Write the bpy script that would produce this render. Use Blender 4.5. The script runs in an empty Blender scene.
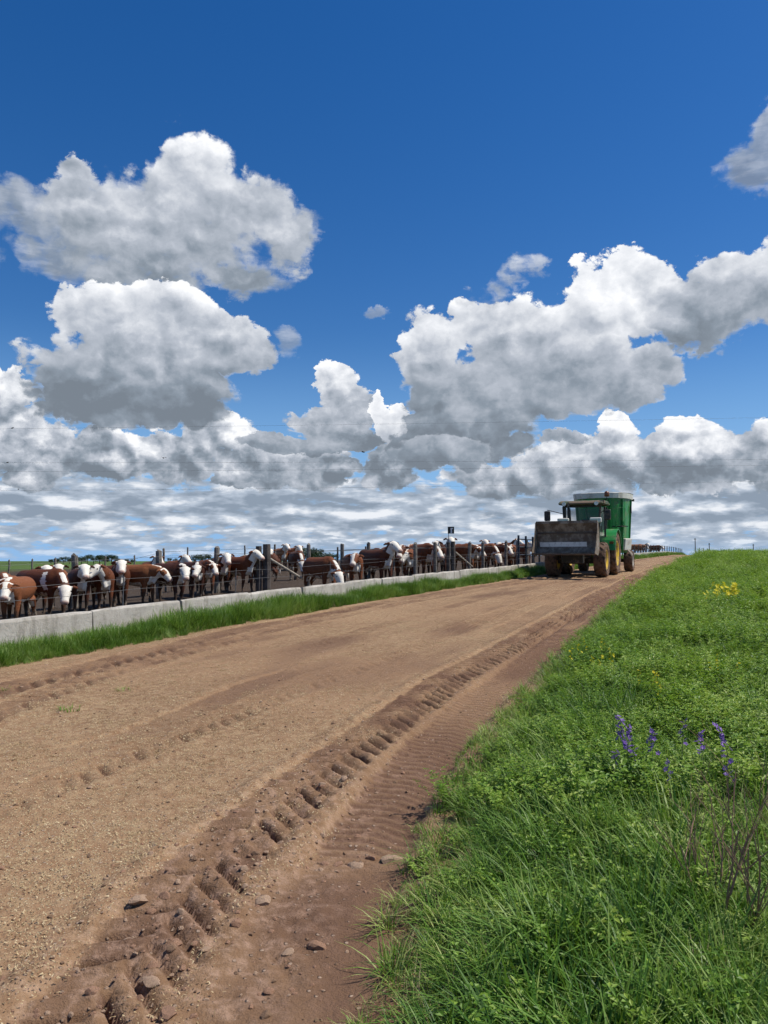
import bpy, bmesh, math, random
import numpy as np
from mathutils import Vector, Matrix, noise as mnoise

scene = bpy.context.scene
COL = scene.collection
R = math.radians

# ------------------------------------------------------------------ camera
EYE = 1.6
PITCH = math.atan2(49.0, 770.0)
cam_d = bpy.data.cameras.new('camera')
cam_d.sensor_fit = 'VERTICAL'
cam_d.sensor_height = 24.0
cam_d.lens = 770.0 / 1024.0 * 24.0
cam_d.clip_start = 0.05
cam_d.clip_end = 20000.0
cam = bpy.data.objects.new('camera', cam_d)
cam.location = (0, 0, EYE)
cam.rotation_euler = (math.pi / 2 + PITCH, 0, 0)
COL.objects.link(cam)
scene.camera = cam

# ------------------------------------------------------------------ light
SUN_AZ = R(88.0)      # clockwise from the view direction (+Y) towards +X
SUN_EL = R(57.0)
sun_dir = Vector((math.sin(SUN_AZ) * math.cos(SUN_EL), math.cos(SUN_AZ) * math.cos(SUN_EL), math.sin(SUN_EL)))
sun_d = bpy.data.lights.new('sun', 'SUN')
sun_d.energy = 5.0
sun_d.angle = R(0.53)
sun_d.color = (1.0, 0.95, 0.87)
sun = bpy.data.objects.new('sun', sun_d)
sun.rotation_euler = sun_dir.to_track_quat('Z', 'Y').to_euler()
sun.location = (30, -10, 40)
COL.objects.link(sun)
vs = scene.view_settings
vs.view_transform = 'Standard'
vs.look = 'None'
vs.exposure = 0.1
vs.gamma = 1.0
vs.use_curve_mapping = False
scene.cycles.max_bounces = 6
scene.cycles.adaptive_threshold = 0.02
scene.cycles.adaptive_min_samples = 10
scene.cycles.diffuse_bounces = 2
scene.cycles.transparent_max_bounces = 12


# ------------------------------------------------------------------ node helper
class NT:
    """small helper that writes node trees"""
    def __init__(self, tree):
        self.t = tree
        self.n = tree.nodes
        self.l = tree.links

    def put(self, sock, v):
        if isinstance(v, bpy.types.NodeSocket):
            self.l.new(v, sock)
        elif v is not None:
            if sock.type == 'RGBA' and len(v) == 3:
                v = (*v, 1.0)
            sock.default_value = v

    def node(self, kind, **kw):
        nd = self.n.new(kind)
        for k, v in kw.items():
            setattr(nd, k, v)
        return nd

    def m(self, op, a, b=None, c=None, clamp=False):
        nd = self.node('ShaderNodeMath', operation=op, use_clamp=clamp)
        for i, v in enumerate((a, b, c)):
            if v is not None:
                self.put(nd.inputs[i], v)
        return nd.outputs[0]

    def v(self, op, a, b=None, c=None, scale=None):
        nd = self.node('ShaderNodeVectorMath', operation=op)
        for i, x in enumerate((a, b, c)):
            if x is not None:
                self.put(nd.inputs[i], x)
        if scale is not None:
            self.put(nd.inputs['Scale'], scale)
        return nd.outputs['Value'] if op in ('DOT_PRODUCT', 'LENGTH', 'DISTANCE') else nd.outputs[0]

    def ss(self, x, lo, hi, a=0.0, b=1.0, kind='SMOOTHSTEP'):
        nd = self.node('ShaderNodeMapRange', interpolation_type=kind)
        for i, v in enumerate((x, lo, hi, a, b)):
            self.put(nd.inputs[i], v)
        return nd.outputs[0]

    def noise(self, vec, scale, detail=4, rough=0.55, dist=0.0, out='Fac', lac=2.0, dims='3D', w=None):
        nd = self.node('ShaderNodeTexNoise', noise_dimensions=dims)
        self.put(nd.inputs['Vector'], vec)
        nd.inputs['Scale'].default_value = scale
        nd.inputs['Detail'].default_value = detail
        nd.inputs['Roughness'].default_value = rough
        nd.inputs['Lacunarity'].default_value = lac
        nd.inputs['Distortion'].default_value = dist
        return nd.outputs[out]

    def voro(self, vec, scale, feature='F1', out='Distance', rand=1.0, detail=0, smooth=None):
        nd = self.node('ShaderNodeTexVoronoi', feature=feature)
        self.put(nd.inputs['Vector'], vec)
        nd.inputs['Scale'].default_value = scale
        nd.inputs['Randomness'].default_value = rand
        nd.inputs['Detail'].default_value = detail
        if smooth is not None:
            nd.inputs['Smoothness'].default_value = smooth
        return nd.outputs[out]

    def mix(self, f, a, b, blend='MIX'):
        nd = self.node('ShaderNodeMix', data_type='RGBA', blend_type=blend)
        nd.clamp_factor = True
        self.put(nd.inputs[0], f)
        self.put(nd.inputs[6], a)
        self.put(nd.inputs[7], b)
        return nd.outputs[2]

    def ramp(self, f, stops, interp='LINEAR'):
        nd = self.node('ShaderNodeValToRGB')
        cr = nd.color_ramp
        cr.interpolation = interp
        while len(cr.elements) < len(stops):
            cr.elements.new(0.5)
        for e, (p, c) in zip(cr.elements, stops):
            e.position = p
            e.color = (*c, 1.0) if len(c) == 3 else c
        self.put(nd.inputs[0], f)
        return nd.outputs[0]

    def sep(self, v):
        nd = self.node('ShaderNodeSeparateXYZ')
        self.put(nd.inputs[0], v)
        return nd.outputs

    def comb(self, x, y, z=0.0):
        nd = self.node('ShaderNodeCombineXYZ')
        for i, v in enumerate((x, y, z)):
            self.put(nd.inputs[i], v)
        return nd.outputs[0]


# ------------------------------------------------------------------ world: clear sky and cumulus
def azel(px, py):
    """direction in the sky (azimuth from +Y, elevation) of a place in the view"""
    x, z = (px - 384.0) / 770.0, (512.0 - py) / 770.0
    c, s = math.cos(PITCH), math.sin(PITCH)
    d = Vector((x, c - z * s, s + z * c)).normalized()
    return math.atan2(d.x, d.y), math.asin(d.z)


world = bpy.data.worlds.new('World')
scene.world = world
world.use_nodes = True
world.cycles.sampling_method = 'NONE'
wt = NT(world.node_tree)
wt.n.clear()
sky = wt.node('ShaderNodeTexSky', sky_type='NISHITA')
sky.sun_disc = False
sky.sun_elevation = SUN_EL
sky.sun_rotation = SUN_AZ
sky.altitude = 100.0
sky.air_density = 1.0
sky.dust_density = 0.2
sky.ozone_density = 3.0
D = wt.node('ShaderNodeTexCoord').outputs['Generated']
D = wt.v('NORMALIZE', D)


def sky_noise(offset):
    """coordinates and cloud noise at a direction shifted towards the light"""
    d = wt.v('ADD', D, offset) if offset else D
    ds = wt.v('MULTIPLY', d, (1.0, 1.0, 1.25))
    w2 = wt.v('SUBTRACT', wt.noise(ds, 30.0, 6.0, 0.64, out='Color'), (0.5, 0.5, 0.5))
    dd = wt.v('MULTIPLY_ADD', w2, (0.022, 0.022, 0.022), ds)
    fb = wt.noise(dd, 15.0, 8.0, 0.64)
    b1 = wt.m('ABSOLUTE', wt.m('SUBTRACT', wt.noise(dd, 21.0, 0.0), 0.5))      # billows: round puffs, sharp creases
    b2 = wt.m('ABSOLUTE', wt.m('SUBTRACT', wt.noise(dd, 47.0, 1.0), 0.5))
    pf = wt.m('MULTIPLY_ADD', b2, 0.9, wt.m('MULTIPLY', b1, 1.7))
    return dict(d=d, ds=ds, w2=w2, fb=fb, pf=pf)


S0 = sky_noise(None)
S1 = sky_noise((0.010, -0.002, 0.013))
_s = wt.sep(D)
AZ = wt.m('ARCTAN2', _s[0], _s[1])
EL = wt.m('ARCSINE', _s[2])
W1 = wt.v('SUBTRACT', wt.noise(S0['ds'], 9.0, 2.0, 0.5, out='Color'), (0.5, 0.5, 0.5))
P = wt.v('MULTIPLY_ADD', W1, (0.050, 0.040, 0.0), wt.comb(AZ, EL, 0.0))
P = wt.v('MULTIPLY_ADD', S0['w2'], (0.040, 0.038, 0.0), P)
PE = wt.sep(P)[1]
TEX = wt.m('ADD', wt.m('MULTIPLY', wt.m('SUBTRACT', S0['fb'], 0.5), 2.0), wt.m('SUBTRACT', S0['pf'], 0.30))
TEX1 = wt.m('ADD', wt.m('MULTIPLY', wt.m('SUBTRACT', S1['fb'], 0.5), 2.0), wt.m('SUBTRACT', S1['pf'], 0.30))
REL = wt.m('SUBTRACT', TEX, TEX1)
LOW = wt.m('SUBTRACT', wt.noise(S0['ds'], 12.0, 2.0, 0.5), 0.5)


def blob_field(blobs):
    """1 inside, 0 on the outline, negative outside: union of ellipses on the sky sphere"""
    acc = None
    for px, py, rx, ry in blobs:
        a, e = azel(px, py)
        ix, iy = 770.0 / rx, 770.0 / ry
        q = wt.v('MULTIPLY_ADD', P, (ix, iy, 0.0), (-a * ix, -e * iy, 0.0))
        r2 = wt.v('DOT_PRODUCT', q, q)
        acc = r2 if acc is None else wt.m('SMOOTH_MIN', acc, r2, 0.35)
    return wt.m('SUBTRACT', 1.0, acc)


BRIGHT = (0.84, 0.86, 0.90)
MID = (0.46, 0.50, 0.57)
DARK = (0.185, 0.22, 0.265)

layers = []


def cloud(blobs, y_top, y_base, k=0.7, soft=0.3, opac=1.0, relief=0.42, ragged=0.75, top=BRIGHT, dark=DARK):
    """one heaped cloud: lit top, grey base, relief towards the sun"""
    d0 = wt.m('MULTIPLY_ADD', TEX, k * 1.15, blob_field(blobs))
    et, eb = azel(384, y_top - 0.22 * (y_base - y_top))[1], azel(384, y_base + 0.04 * (y_base - y_top))[1]
    g = wt.ss(PE, eb, et, 0.0, 1.0, 'LINEAR')
    hi = wt.m('MULTIPLY_ADD', g, -soft * 0.9, soft * 1.5)
    a = wt.ss(d0, 0.0, hi, 0.0, opac)
    g = wt.m('MULTIPLY_ADD', LOW, ragged, g)
    g = wt.m('MULTIPLY_ADD', REL, relief, g)
    g = wt.m('MULTIPLY_ADD', wt.ss(d0, 0.9, 0.1, 0.0, 1.0), 0.12, g)        # thin rims pass more light
    c = wt.ramp(g, [(0.0, dark), (0.20, tuple(x * 1.35 for x in dark)), (0.52, MID), (0.92, top), (1.0, (0.93, 0.94, 0.96))])
    layers.append((a, c))


def band(scale, flat, e_lo, e_hi, cover, relief, seed, thick, dark, top, soft=0.07):
    """a deck of cumulus that runs right round the sky"""
    def f(S):
        q = wt.v('MULTIPLY_ADD', S['d'], (scale, scale, scale * flat), (seed, seed * 0.7, seed * 1.3))
        n = wt.noise(q, 1.0, 6.0, 0.52)
        return wt.m('MULTIPLY_ADD', S['pf'], thick, n)
    n0, n1 = f(S0), f(S1)
    env = wt.m('MULTIPLY', wt.ss(EL, e_lo - 0.02, e_lo + 0.012), wt.ss(EL, e_hi + 0.035, e_hi - 0.03))
    d0 = wt.m('SUBTRACT', wt.m('MULTIPLY_ADD', env, 0.35, n0), 0.85 + thick * 0.3 - cover * 0.35)
    a = wt.m('MULTIPLY', wt.ss(d0, 0.0, soft), wt.ss(env, 0.0, 0.5))
    g = wt.m('MULTIPLY_ADD', wt.m('SUBTRACT', n0, n1), relief, 0.50)
    g = wt.m('MULTIPLY_ADD', wt.ss(d0, 0.0, 0.25), -0.10, g)
    layers.append((a, wt.ramp(g, [(0.0, dark), (0.18, dark), (0.55, (0.44, 0.51, 0.61)), (0.88, top), (1.0, top)])))


HZ = (0.32, 0.39, 0.49)
# high in the rest of the sky, out of the view: the same scattered cumulus
# decks towards the horizon, far to near
band(30.0, 4.2, 0.008, 0.060, 0.56, 2.6, 3.1, 0.07, HZ, (0.76, 0.80, 0.86), 0.12)
band(15.0, 3.4, 0.045, 0.100, 0.70, 2.8, 7.7, 0.11, (0.255, 0.315, 0.40), (0.80, 0.83, 0.88), 0.13)
# row of heaped clouds low on the right, and low on the left
cloud([(560, 462, 60, 30), (600, 452, 34, 26), (620, 436, 24, 24), (655, 462, 60, 30), (690, 442, 36, 22),
       (735, 450, 40, 22), (775, 445, 40, 28), (700, 476, 90, 20), (510, 478, 60, 22), (850, 450, 60, 40)],
      430, 505, 0.85, 0.2, relief=0.75, ragged=1.1)
cloud([(0, 425, 46, 50), (-60, 430, 60, 70), (40, 455, 50, 32), (100, 460, 60, 28), (170, 460, 60, 26), (215, 436, 40, 24),
       (250, 468, 50, 22), (330, 470, 50, 22), (390, 470, 40, 26)],
      400, 505, 0.95, 0.2, relief=0.95, ragged=1.5)
# small tower in the middle and the white lobe beside the big one
cloud([(336, 384, 26, 24), (348, 412, 34, 24), (330, 425, 40, 16), (290, 446, 50, 12), (350, 440, 46, 12)], 372, 452, 0.75, 0.16, relief=0.6)
cloud([(394, 428, 18, 24), (378, 412, 12, 16), (408, 446, 20, 16), (402, 418, 16, 20)], 415, 480, 0.8, 0.18)
# the big cloud on the right
cloud([(432, 352, 34, 44), (470, 322, 34, 30), (520, 345, 60, 46), (600, 306, 52, 44), (648, 300, 40, 36), (560, 372, 96, 48),
       (490, 392, 84, 40), (640, 372, 38, 36), (440, 420, 40, 40), (415, 452, 30, 22), (480, 440, 70, 22)],
      285, 440, 0.66, 0.2)
cloud([(700, 318, 46, 36), (740, 292, 46, 34), (790, 280, 50, 42), (860, 270, 70, 60)], 262, 372, 0.62, 0.24)
cloud([(450, 452, 54, 18), (420, 462, 36, 14), (560, 436, 30, 7)], 380, 470, 0.6, 0.25)
# the two on the left, one in front of the other
cloud([(196, 172, 44, 40), (150, 206, 60, 40), (250, 214, 52, 38), (290, 238, 38, 34), (200, 240, 90, 42), (245, 276, 46, 24),
       (76, 166, 16, 15), (80, 195, 34, 22), (110, 225, 60, 34), (150, 262, 80, 34)], 120, 320, 0.75, 0.45)
cloud([(60, 222, 62, 34), (10, 210, 50, 30), (90, 262, 70, 26), (-60, 220, 70, 50)], 120, 330, 0.9, 0.7, 0.85)
cloud([(130, 318, 64, 36), (160, 306, 50, 26), (92, 316, 44, 28), (200, 345, 50, 32), (240, 352, 32, 30), (140, 372, 100, 48),
       (90, 390, 62, 38), (150, 405, 80, 26)], 295, 412, 0.64, 0.2)
# corner cloud top right, and shreds
cloud([(758, 172, 40, 30), (790, 140, 40, 40), (768, 118, 12, 12)], 60, 215, 0.8, 0.5, 0.75)
cloud([(525, 262, 22, 12), (500, 285, 20, 18), (478, 300, 24, 16), (520, 278, 26, 10)], 230, 330, 1.9, 1.1, 0.75)
cloud([(374, 316, 18, 6), (285, 345, 14, 18)], 250, 400, 1.3, 0.9, 0.6)
# the sky behind and beside the photographer carries the same kind of cloud
def rest():
    back = wt.ss(wt.m('ABSOLUTE', AZ), 0.62, 0.80)
    q = wt.v('MULTIPLY', D, (4.5, 4.5, 8.0))
    n = wt.m('MULTIPLY_ADD', TEX, 0.06, wt.noise(q, 1.0, 3.0, 0.55))
    a = wt.m('MULTIPLY', wt.ss(n, 0.56, 0.66), wt.m('MULTIPLY', back, wt.ss(EL, 0.05, 0.12)))
    layers.append((a, wt.ramp(wt.m('SUBTRACT', 1.25, n), [(0.4, DARK), (0.56, MID), (0.68, BRIGHT)])))
rest()

cl_a, cl_c = None, None
for a, c in layers:
    if cl_a is None:
        cl_a, cl_c = a, c
    else:
        cl_c = wt.mix(a, cl_c, c)
        cl_a = wt.m('SUBTRACT', 1.0, wt.m('MULTIPLY', wt.m('SUBTRACT', 1.0, cl_a), wt.m('SUBTRACT', 1.0, a)))
# the far clouds pale in the air near the horizon
cl_a = wt.m('MULTIPLY', cl_a, wt.ss(EL, -0.01, 0.035, 0.25, 1.0))
hs = wt.node('ShaderNodeHueSaturation')
hs.inputs['Saturation'].default_value = 1.37
hs.inputs['Value'].default_value = 1.32
hs.inputs['Hue'].default_value = 0.509
wt.l.new(sky.outputs[0], hs.inputs['Color'])
skc = wt.mix(wt.ss(EL, 0.30, 0.0, 0.0, 0.9), hs.outputs[0], (3.0, 6.0, 10.6))
bg1 = wt.node('ShaderNodeBackground')
wt.l.new(skc, bg1.inputs[0])
bg1.inputs[1].default_value = 0.075
bg2 = wt.node('ShaderNodeBackground')
wt.l.new(cl_c, bg2.inputs[0])
bg2.inputs[1].default_value = 1.0
mx = wt.node('ShaderNodeMixShader')
wt.l.new(cl_a, mx.inputs[0])
wt.l.new(bg1.outputs[0], mx.inputs[1])
wt.l.new(bg2.outputs[0], mx.inputs[2])
wo = wt.node('ShaderNodeOutputWorld')
wt.l.new(mx.outputs[0], wo.inputs[0])


# ------------------------------------------------------------------ object helpers
def tag(o, label=None, cat=None, group=None, kind=None):
    if label:
        o['label'] = label
    if cat:
        o['category'] = cat
    if group:
        o['group'] = group
    if kind:
        o['kind'] = kind
    return o


def empty(name, loc=(0, 0, 0), rz=0.0):
    o = bpy.data.objects.new(name, None)
    o.empty_display_size = 0.2
    o.location = loc
    o.rotation_euler = (0, 0, rz)
    COL.objects.link(o)
    return o


def link(name, me, mats=None, parent=None, smooth=False):
    if mats is not None:
        for m in (mats if isinstance(mats, (list, tuple)) else [mats]):
            me.materials.append(m)
    if smooth:
        me.polygons.foreach_set('use_smooth', [True] * len(me.polygons))
    o = bpy.data.objects.new(name, me)
    COL.objects.link(o)
    if parent is not None:
        o.parent = parent
    return o


def copy_tree(o, parent=None):
    c = o.copy()
    COL.objects.link(c)
    c.parent = parent
    for ch in list(o.children):
        copy_tree(ch, c)
    return c


class MB:
    """collects simple shapes into one mesh"""
    def __init__(self):
        self.v, self.f, self.mi = [], [], []

    def add(self, vs, fs, mat=0):
        b = len(self.v)
        self.v += [tuple(p) for p in vs]
        self.f += [tuple(b + i for i in f) for f in fs]
        self.mi += [mat] * len(fs)
        return self

    def box(self, c, s, rot=None, taper=1.0, mat=0):
        hx, hy, hz = s[0] / 2, s[1] / 2, s[2] / 2
        vs = [(-hx, -hy, -hz), (hx, -hy, -hz), (hx, hy, -hz), (-hx, hy, -hz),
              (-hx * taper, -hy * taper, hz), (hx * taper, -hy * taper, hz), (hx * taper, hy * taper, hz), (-hx * taper, hy * taper, hz)]
        M = (Matrix.Rotation(rot[2], 3, 'Z') @ Matrix.Rotation(rot[1], 3, 'Y') @ Matrix.Rotation(rot[0], 3, 'X')) if rot else Matrix.Identity(3)
        vs = [M @ Vector(p) + Vector(c) for p in vs]
        return self.add(vs, [(0, 3, 2, 1), (4, 5, 6, 7), (0, 1, 5, 4), (1, 2, 6, 5), (2, 3, 7, 6), (3, 0, 4, 7)], mat)

    def bar(self, a, b, w, h=None, mat=0, n=4):
        """beam from a to b"""
        return self.tube([a, b], [w / 2 if n > 4 else w / 2 * 1.414] * 2, n, mat=mat, sq=(h or w) / w, twist=math.pi / 4 if n == 4 else 0)

    def tube(self, pts, rad, n=8, mat=0, caps=True, sq=1.0, twist=0.0, up=(0, 0, 1)):
        """loft of elliptic rings along a path; rad is r or (width, height)"""
        pts = [Vector(p) for p in pts]
        rings = []
        for i, p in enumerate(pts):
            t = (pts[min(i + 1, len(pts) - 1)] - pts[max(i - 1, 0)]).normalized()
            u = Vector(up)
            if abs(t.dot(u)) > 0.95:
                u = Vector((1, 0, 0))
            side = t.cross(u).normalized()
            u2 = side.cross(t).normalized()
            r = rad[i]
            rw, rh = r if isinstance(r, (tuple, list)) else (r, r * sq)
            rings.append([p + side * (rw * math.cos(twist + 2 * math.pi * k / n)) + u2 * (rh * math.sin(twist + 2 * math.pi * k / n)) for k in range(n)])
        vs = [q for r in rings for q in r]
        fs = []
        for i in range(len(rings) - 1):
            for k in range(n):
                a, b = i * n + k, i * n + (k + 1) % n
                fs.append((a, b, b + n, a + n))
        if caps:
            fs.append(tuple(range(n - 1, -1, -1)))
            fs.append(tuple((len(rings) - 1) * n + k for k in range(n)))
        return self.add(vs, fs, mat)

    def prism(self, poly, axis, lo, hi, mat=0):
        """polygon extruded along an axis (poly is in the other two axes, in order)"""
        def P(p, t):
            return {'x': (t, p[0], p[1]), 'y': (p[0], t, p[1]), 'z': (p[0], p[1], t)}[axis]
        n = len(poly)
        vs = [P(p, lo) for p in poly] + [P(p, hi) for p in poly]
        fs = [tuple(range(n - 1, -1, -1)), tuple(range(n, 2 * n))]
        fs += [(i, (i + 1) % n, n + (i + 1) % n, n + i) for i in range(n)]
        return self.add(vs, fs, mat)

    def lathe(self, prof, c, axis='y', n=24, mat=0, closed=False):
        """profile (along axis, radius) turned about an axis through c"""
        vs, fs = [], []
        m = len(prof)
        for k in range(n):
            a = 2 * math.pi * k / n
            for t, r in prof:
                p = {'y': (r * math.cos(a), t, r * math.sin(a)), 'x': (t, r * math.cos(a), r * math.sin(a)), 'z': (r * math.cos(a), r * math.sin(a), t)}[axis]
                vs.append((p[0] + c[0], p[1] + c[1], p[2] + c[2]))
        for k in range(n):
            for i in range(m if closed else m - 1):
                j = (i + 1) % m
                fs.append((k * m + i, k * m + j, ((k + 1) % n) * m + j, ((k + 1) % n) * m + i))
        return self.add(vs, fs, mat)

    def mesh(self, name, bevel=0.0, fix=True):
        me = bpy.data.meshes.new(name)
        me.from_pydata(self.v, [], self.f)
        me.polygons.foreach_set('material_index', self.mi)
        if fix or bevel:
            bm = bmesh.new()
            bm.from_mesh(me)
            bmesh.ops.recalc_face_normals(bm, faces=bm.faces)
            if bevel:
                es = [e for e in bm.edges if len(e.link_faces) == 2 and e.calc_face_angle(0) > 0.6]
                bmesh.ops.bevel(bm, geom=es, offset=bevel, segments=1, affect='EDGES', clamp_overlap=True)
            bm.to_mesh(me)
            bm.free()
        me.update()
        return me

    def build(self, name, mats, parent=None, smooth=False, bevel=0.0):
        return link(name, self.mesh(name, bevel), mats, parent, smooth)


# ------------------------------------------------------------------ materials
def new_mat(name):
    m = bpy.data.materials.new(name)
    m.use_nodes = True
    t = NT(m.node_tree)
    return m, t, t.n['Principled BSDF']


def simple_mat(name, col, rough=0.6, metal=0.0, dirt=None, dirt_amt=0.4, scale=3.0, bump=0.0, spec=0.4, fine=40.0):
    """paint, rubber, steel: a base colour with dust or dirt of its own shape"""
    m, t, p = new_mat(name)
    co = t.node('ShaderNodeTexCoord').outputs['Object']
    c = t.mix(t.noise(co, fine, 3.0), tuple(x * 0.86 for x in col), tuple(min(1, x * 1.12) for x in col))
    if dirt:
        n = t.noise(co, scale, 6.0, 0.65)
        f = t.ss(n, 0.62 - dirt_amt * 0.4, 0.72 - dirt_amt * 0.2, 0.0, min(1.0, dirt_amt * 1.5))
        c = t.mix(f, c, dirt)
        t.put(p.inputs['Roughness'], t.m('MULTIPLY_ADD', f, 0.85 - rough, rough))
    else:
        p.inputs['Roughness'].default_value = rough
    t.put(p.inputs['Base Color'], c)
    p.inputs['Metallic'].default_value = metal
    p.inputs['Specular IOR Level'].default_value = spec
    if bump:
        b = t.node('ShaderNodeBump')
        b.inputs['Strength'].default_value = bump
        b.inputs['Distance'].default_value = 0.01
        t.l.new(t.noise(co, fine * 1.6, 5.0), b.inputs['Height'])
        t.l.new(b.outputs[0], p.inputs['Normal'])
    return m


def leaf_mat(name, cols, trans=0.35, var=0.5):
    """leaf: diffuse plus light passing through, each plant a little different"""
    m, t, p = new_mat(name)
    t.n.remove(p)
    oi = t.node('ShaderNodeObjectInfo')
    geo = t.node('ShaderNodeNewGeometry')
    n = t.noise(geo.outputs['Position'], 0.9, 3.0, 0.6)
    f = t.m('ADD', t.m('MULTIPLY', oi.outputs['Random'], var), t.m('MULTIPLY', t.ss(n, 0.3, 0.7), 1.0 - var))
    f = t.m('MULTIPLY_ADD', t.m('SUBTRACT', geo.outputs['Random Per Island'], 0.5), 0.85, f)
    stops = [(i / max(1, len(cols) - 1), c) for i, c in enumerate(cols)]
    c = t.ramp(f, stops)
    d = t.node('ShaderNodeBsdfPrincipled')
    t.l.new(c, d.inputs['Base Color'])
    d.inputs['Roughness'].default_value = 0.5
    d.inputs['Specular IOR Level'].default_value = 0.35
    tr = t.node('ShaderNodeBsdfTranslucent')
    t.l.new(t.mix(0.3, c, (0.22, 0.34, 0.03)), tr.inputs[0])
    mx = t.node('ShaderNodeMixShader')
    mx.inputs[0].default_value = trans
    t.l.new(d.outputs[0], mx.inputs[1])
    t.l.new(tr.outputs[0], mx.inputs[2])
    t.l.new(mx.outputs[0], t.n['Material Output'].inputs[0])
    return m


# ------------------------------------------------------------------ lie of the land
_HY = np.array([-100, -30, 0, 3, 9, 18, 30, 60, 90, 110, 130, 200, 400, 9000.])
_HZ = np.array([-.4, -.3, 0, .13, .38, .70, 1.0, 1.75, 2.30, 2.42, 2.35, 1.2, 0, 0])
_g = np.arange(-100, 600, .5)
_hv = np.interp(_g, _HY, _HZ)
_k = np.exp(-.5 * (np.arange(-8, 9) * .5 / 1.6) ** 2)
_k /= _k.sum()
_hv[8:-8] = np.convolve(_hv, _k, 'valid')


def base_h(y):
    return np.interp(y, _g, _hv)


X31 = 31 * .488 - 9.61


def XT(y):
    """x of the front face of the feed trough"""
    return np.interp(y, [-9000, 31, 104, 9000], [-9000 * .488 - 9.61, X31, X31 + 73 * .465, X31 + 8969 * .465])


def QR(y):
    """right edge of the road, from the trough line"""
    return np.interp(y, [-10, 2.5, 4.4, 7, 11, 18, 28, 60, 104, 300], [9.2, 8.44, 7.85, 7.43, 7.05, 6.45, 5.6, 4.9, 4.0, 4.0])


def QL(y):
    return np.interp(y, [-10, 8, 15, 22, 30, 60], [0.95, 0.80, 0.68, 0.60, 0.58, 0.7])


def sstep(x, a, b):
    t = np.clip((np.asarray(x, float) - a) / (b - a), 0, 1)
    return t * t * (3 - 2 * t)


_rng = np.random.RandomState(7)
_perm = _rng.permutation(512)


def vnoise(x, y, seed=0):
    """value noise -1..1"""
    x = np.asarray(x, float)
    y = np.asarray(y, float)
    xi, yi = np.floor(x).astype(int), np.floor(y).astype(int)
    fx, fy = x - xi, y - yi
    fx, fy = fx * fx * (3 - 2 * fx), fy * fy * (3 - 2 * fy)

    def h(i, j):
        return _perm[(_perm[(i + seed * 17) & 511] + j) & 511] / 255.5 - 1.0
    a, b, c, d = h(xi, yi), h(xi + 1, yi), h(xi, yi + 1), h(xi + 1, yi + 1)
    return (a * (1 - fx) + b * fx) * (1 - fy) + (c * (1 - fx) + d * fx) * fy


def fbm(x, y, oct=4, seed=0):
    s, a = 0.0, 1.0
    for i in range(oct):
        s = s + a * vnoise(np.asarray(x) * 2 ** i, np.asarray(y) * 2 ** i, seed + i)
        a *= 0.5
    return s / 1.9


def ground_h(x, y, under_road=True):
    x = np.asarray(x, float)
    y = np.asarray(y, float)
    q = x - XT(y)
    h = base_h(y)
    far_left = sstep(-q, 10, 90)
    h = h * (1 - far_left)
    pen = sstep(-q, 0.3, 1.4) * (1 - sstep(-q, 20, 60))
    h = h - pen * (0.30 - 0.28 * sstep(y, 16, 29)) * sstep(-q, 0.5, 3.0)
    h = h - 0.50 * sstep(-q, 6, 14) * (1 - sstep(y, 26, 38)) * (1 - sstep(-q, 40, 80))
    qr = QR(y)
    h = h + 0.05 * sstep(q, qr + 0.1, qr + 0.9)
    h = h + 0.03 * fbm(x * 0.5, y * 0.5, 3, 5) * sstep(q, qr, qr + 1)
    h = h + 0.35 * sstep(q - qr, 3, 60) * sstep(y, 20, 100) * (1 - sstep(y, 130, 300))
    if under_road:
        road = sstep(q, QL(y) - 0.05, QL(y) + 0.25) * (1 - sstep(q, qr - 0.12, qr + 0.10))
        h = h - 0.14 * road + 0.012 * sstep(q, qr - 0.1, qr + 0.1)
    return h


def zat(x, y):
    return float(ground_h(x, y, False))


def at_px(px, q):
    """point of the line q metres beside the trough that is seen at image column px"""
    k = (px - 384.0) / 770.0
    lo, hi = 1.0, 400.0
    for _ in range(60):
        mid = (lo + hi) / 2
        if float(XT(mid)) + q < k * mid:
            lo = mid
        else:
            hi = mid
    return float(XT(lo)) + q, lo


def mesh_grid(name, X, Y, Z):
    r, c = X.shape
    me = bpy.data.meshes.new(name)
    vs = np.stack([X, Y, Z], -1).reshape(-1, 3).astype(np.float32)
    idx = np.arange(r * c).reshape(r, c)
    fs = np.stack([idx[:-1, :-1], idx[:-1, 1:], idx[1:, 1:], idx[1:, :-1]], -1).reshape(-1, 4)
    me.vertices.add(len(vs))
    me.vertices.foreach_set('co', vs.ravel())
    me.loops.add(fs.size)
    me.loops.foreach_set('vertex_index', fs.ravel().astype(np.int32))
    me.polygons.add(len(fs))
    me.polygons.foreach_set('loop_start', np.arange(0, fs.size, 4, dtype=np.int32))
    me.polygons.foreach_set('loop_total', np.full(len(fs), 4, np.int32))
    me.polygons.foreach_set('use_smooth', np.ones(len(fs), bool))
    me.update(calc_edges=True)
    me.validate()
    return me


def set_attr(me, name, vals):
    a = me.attributes.new(name, 'FLOAT', 'POINT')
    a.data.foreach_set('value', np.asarray(vals, np.float32).ravel())


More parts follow.
